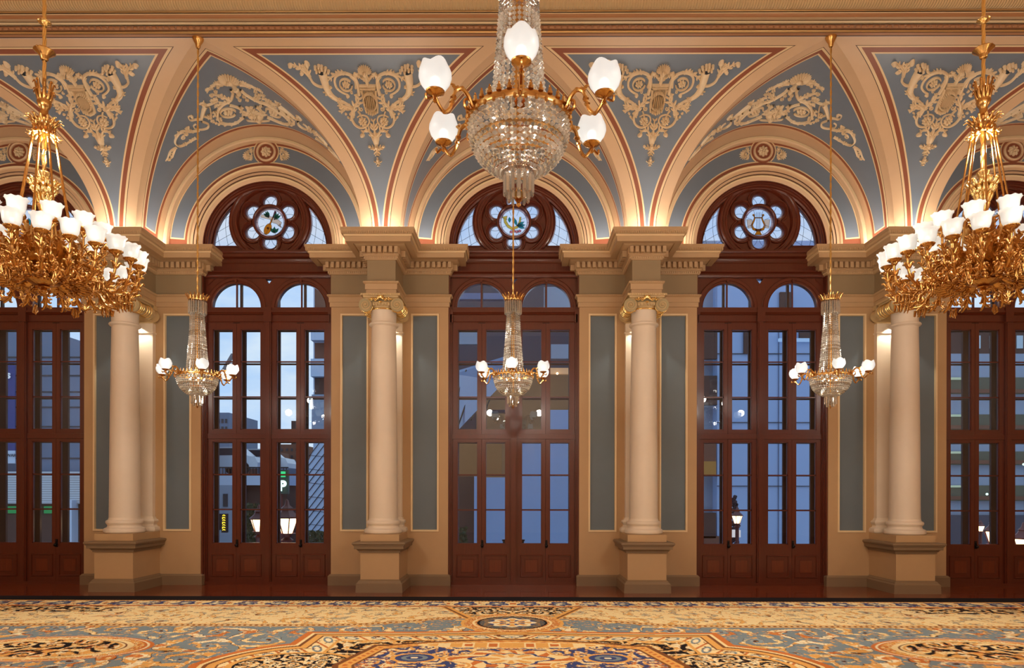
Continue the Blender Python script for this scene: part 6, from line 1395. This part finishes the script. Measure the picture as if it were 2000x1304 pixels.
mb = MB(); P = [at(885, 730, 14), at(985, 700, 14), at(985, 745, 11), at(885, 850, 11)]; mb.add([tuple(Vector(p) - off) for p in P] + [tuple(Vector(p) - off + Vector((0, 0.1, 0.1))) for p in P], [(0, 1, 2, 3), (7, 6, 5, 4)] + [(i, 4 + i, 4 + (i + 1) % 4, (i + 1) % 4) for i in range(4)]); mb.build('slanted_glass_roof', mat('blue_roof_glass', (96, 122, 160), 0.15), t, smooth=0)
mb = MB()
for k in range(5):
    a = Vector(at(885 + k * 25, 730 - k * 7.5, 13.9)) - off; b = Vector(at(885 + k * 25 - 40, 850 - k * 10, 10.9)) - off; mb.tube([a, b], 0.03, 4)
mb.build('roof_bars', BLACK, t); t.children[-1].name = 'roof_bar'
mb = MB(); 
for px, py in ((1050, 730), (1088, 729)): mb.ball(Vector(at(px, py, 16.9)) - off, 0.05, 8)
mb.build('ceiling_spot', glow('spot_light', (255, 220, 170), 6), t)
tag(t, 'glass-fronted building with dim warm rooms and pale blue screens behind the middle window', 'building')
for i, px in enumerate((989, 1017)):
    mb = MB(); c = at(px, 1064, 2.0); mb.lathe([(0.0, -0.07), (0.06, -0.07), (0.075, 0.08), (0.09, 0.09), (0.09, 0.115), (0.06, 0.115)], 12, (c[0], c[1], 0.57)); tag(mb.build('planter', BLACK), 'dark flower pot low in the middle window, %s of the mullion' % ('left', 'right')[i], 'planter')
# --- fourth window: pale panelled facade with a brick strip
t = empty('panelled_building', at(1490, 1075, 14)); off = Vector(t.location)
PANEL = mat('pale_blue_cladding', (150, 176, 220), 0.45, var=0.06, scale=0.5)
part('cladding', (1400, 470, 1700, 1080), 14, 2, PANEL); part('cladding', (1340, 470, 1400, 1080), 14.6, 1, CONC)
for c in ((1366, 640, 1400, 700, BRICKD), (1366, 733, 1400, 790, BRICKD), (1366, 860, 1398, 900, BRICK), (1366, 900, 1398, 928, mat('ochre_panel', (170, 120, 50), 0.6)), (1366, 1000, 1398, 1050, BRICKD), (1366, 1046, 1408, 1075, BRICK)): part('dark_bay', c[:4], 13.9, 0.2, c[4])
part('upper_bay', (1522, 570, 1545, 600), 13.9, 0.2, BRICKD); part('lamp_strip', (1520, 660, 1600, 666), 13.8, 0.1, glow('pale_strip_light', (150, 190, 240), 0.9)); part('brown_upper_bay', (1560, 644, 1600, 662), 13.9, 0.2, BRICKD); part('brown_upper_bay', (1452, 640, 1476, 690), 13.9, 0.2, BRICKD)
for py in (690, 824, 948): part('panel_joint', (1400, py - 0.6, 1700, py + 0.6), 13.95, 0.05, DARKW)
for px in (1520,): part('panel_joint', (px - 0.4, 640, px + 0.4, 1080), 13.95, 0.05, CONC2)
part('white_tub', (1428, 1034, 1446, 1048), 9.5, 0.3, mat('white_tub_paint', (230, 232, 236), 0.5, emit=((255, 230, 215), 0.3)))
tag(t, 'pale blue panelled building with brown bays behind the fourth window', 'building')
mb = MB(); rnd = random.Random(3)
for i in range(160): c = Vector(at(1434 + rnd.gauss(0, 2 + i * 0.02), 968 + i * 0.62, 10.6 + rnd.uniform(-.2, .2))); mb.ball(c, 0.05, 4)
tag(mb.build('dark_conifer', mat('dark_conifer_leaf', (44, 34, 48), 0.9)), 'small dark conifer above the lantern in the fourth window', 'shrub')
# --- fifth window: parking structure with open floors, brick house above
t = empty('parking_structure', at(1930, 1075, 18)); off = Vector(t.location)
part('concrete_frame', (1790, 690, 2200, 1080), 18, 1, CONC)
GAR = mat('garage_interior', (70, 72, 66), 0.8, emit=((150, 170, 130), 0.05))
for (y0_, y1_) in ((736, 768), (808, 838), (880, 906), (946, 976)): part('open_floor', (1790, y0_, 2200, y1_), 17.9, 0.3, GAR); part('ceiling_glow', (1850, y0_, 1885, y0_ + 4), 17.8, 0.1, glow('garage_light', (210, 240, 220), 0.5)); part('brown_beam', (1790, y1_ - 9, 2200, y1_ - 2), 17.7, 0.1, BRICK)
part('dark_base', (1790, 1004, 2200, 1080), 17.6, 0.5, NIGHT)
for px, py in ((1938, 898), (1936, 955), (1924, 963), (1995, 905)): mb = MB(); mb.ball(Vector(at(px, py, 17.5)) - off, 0.055, 8); mb.build('garage_lamp', GLW, t)
tag(t, 'grey parking structure with open lit floors behind the rightmost window', 'building')
building('brick_loft', 1780, 640, 2200, 30, 4, BRICKD, 'dark brick loft building with sash windows above the parking structure', [(1928, 655, 1942, 680), (1980, 655, 1992, 680), (1900, 655, 1910, 680)], mat('pale_sash_glass', (180, 200, 214), 0.3), None)

mb = MB(); mb.box(-12, 12, 0.87, 2.2, -0.3, -0.02); mb.box(-12, 12, 1.88, 2.12, -0.02, 0.50); tag(mb.build('balcony', BROWNST, smooth=0), kind='structure')
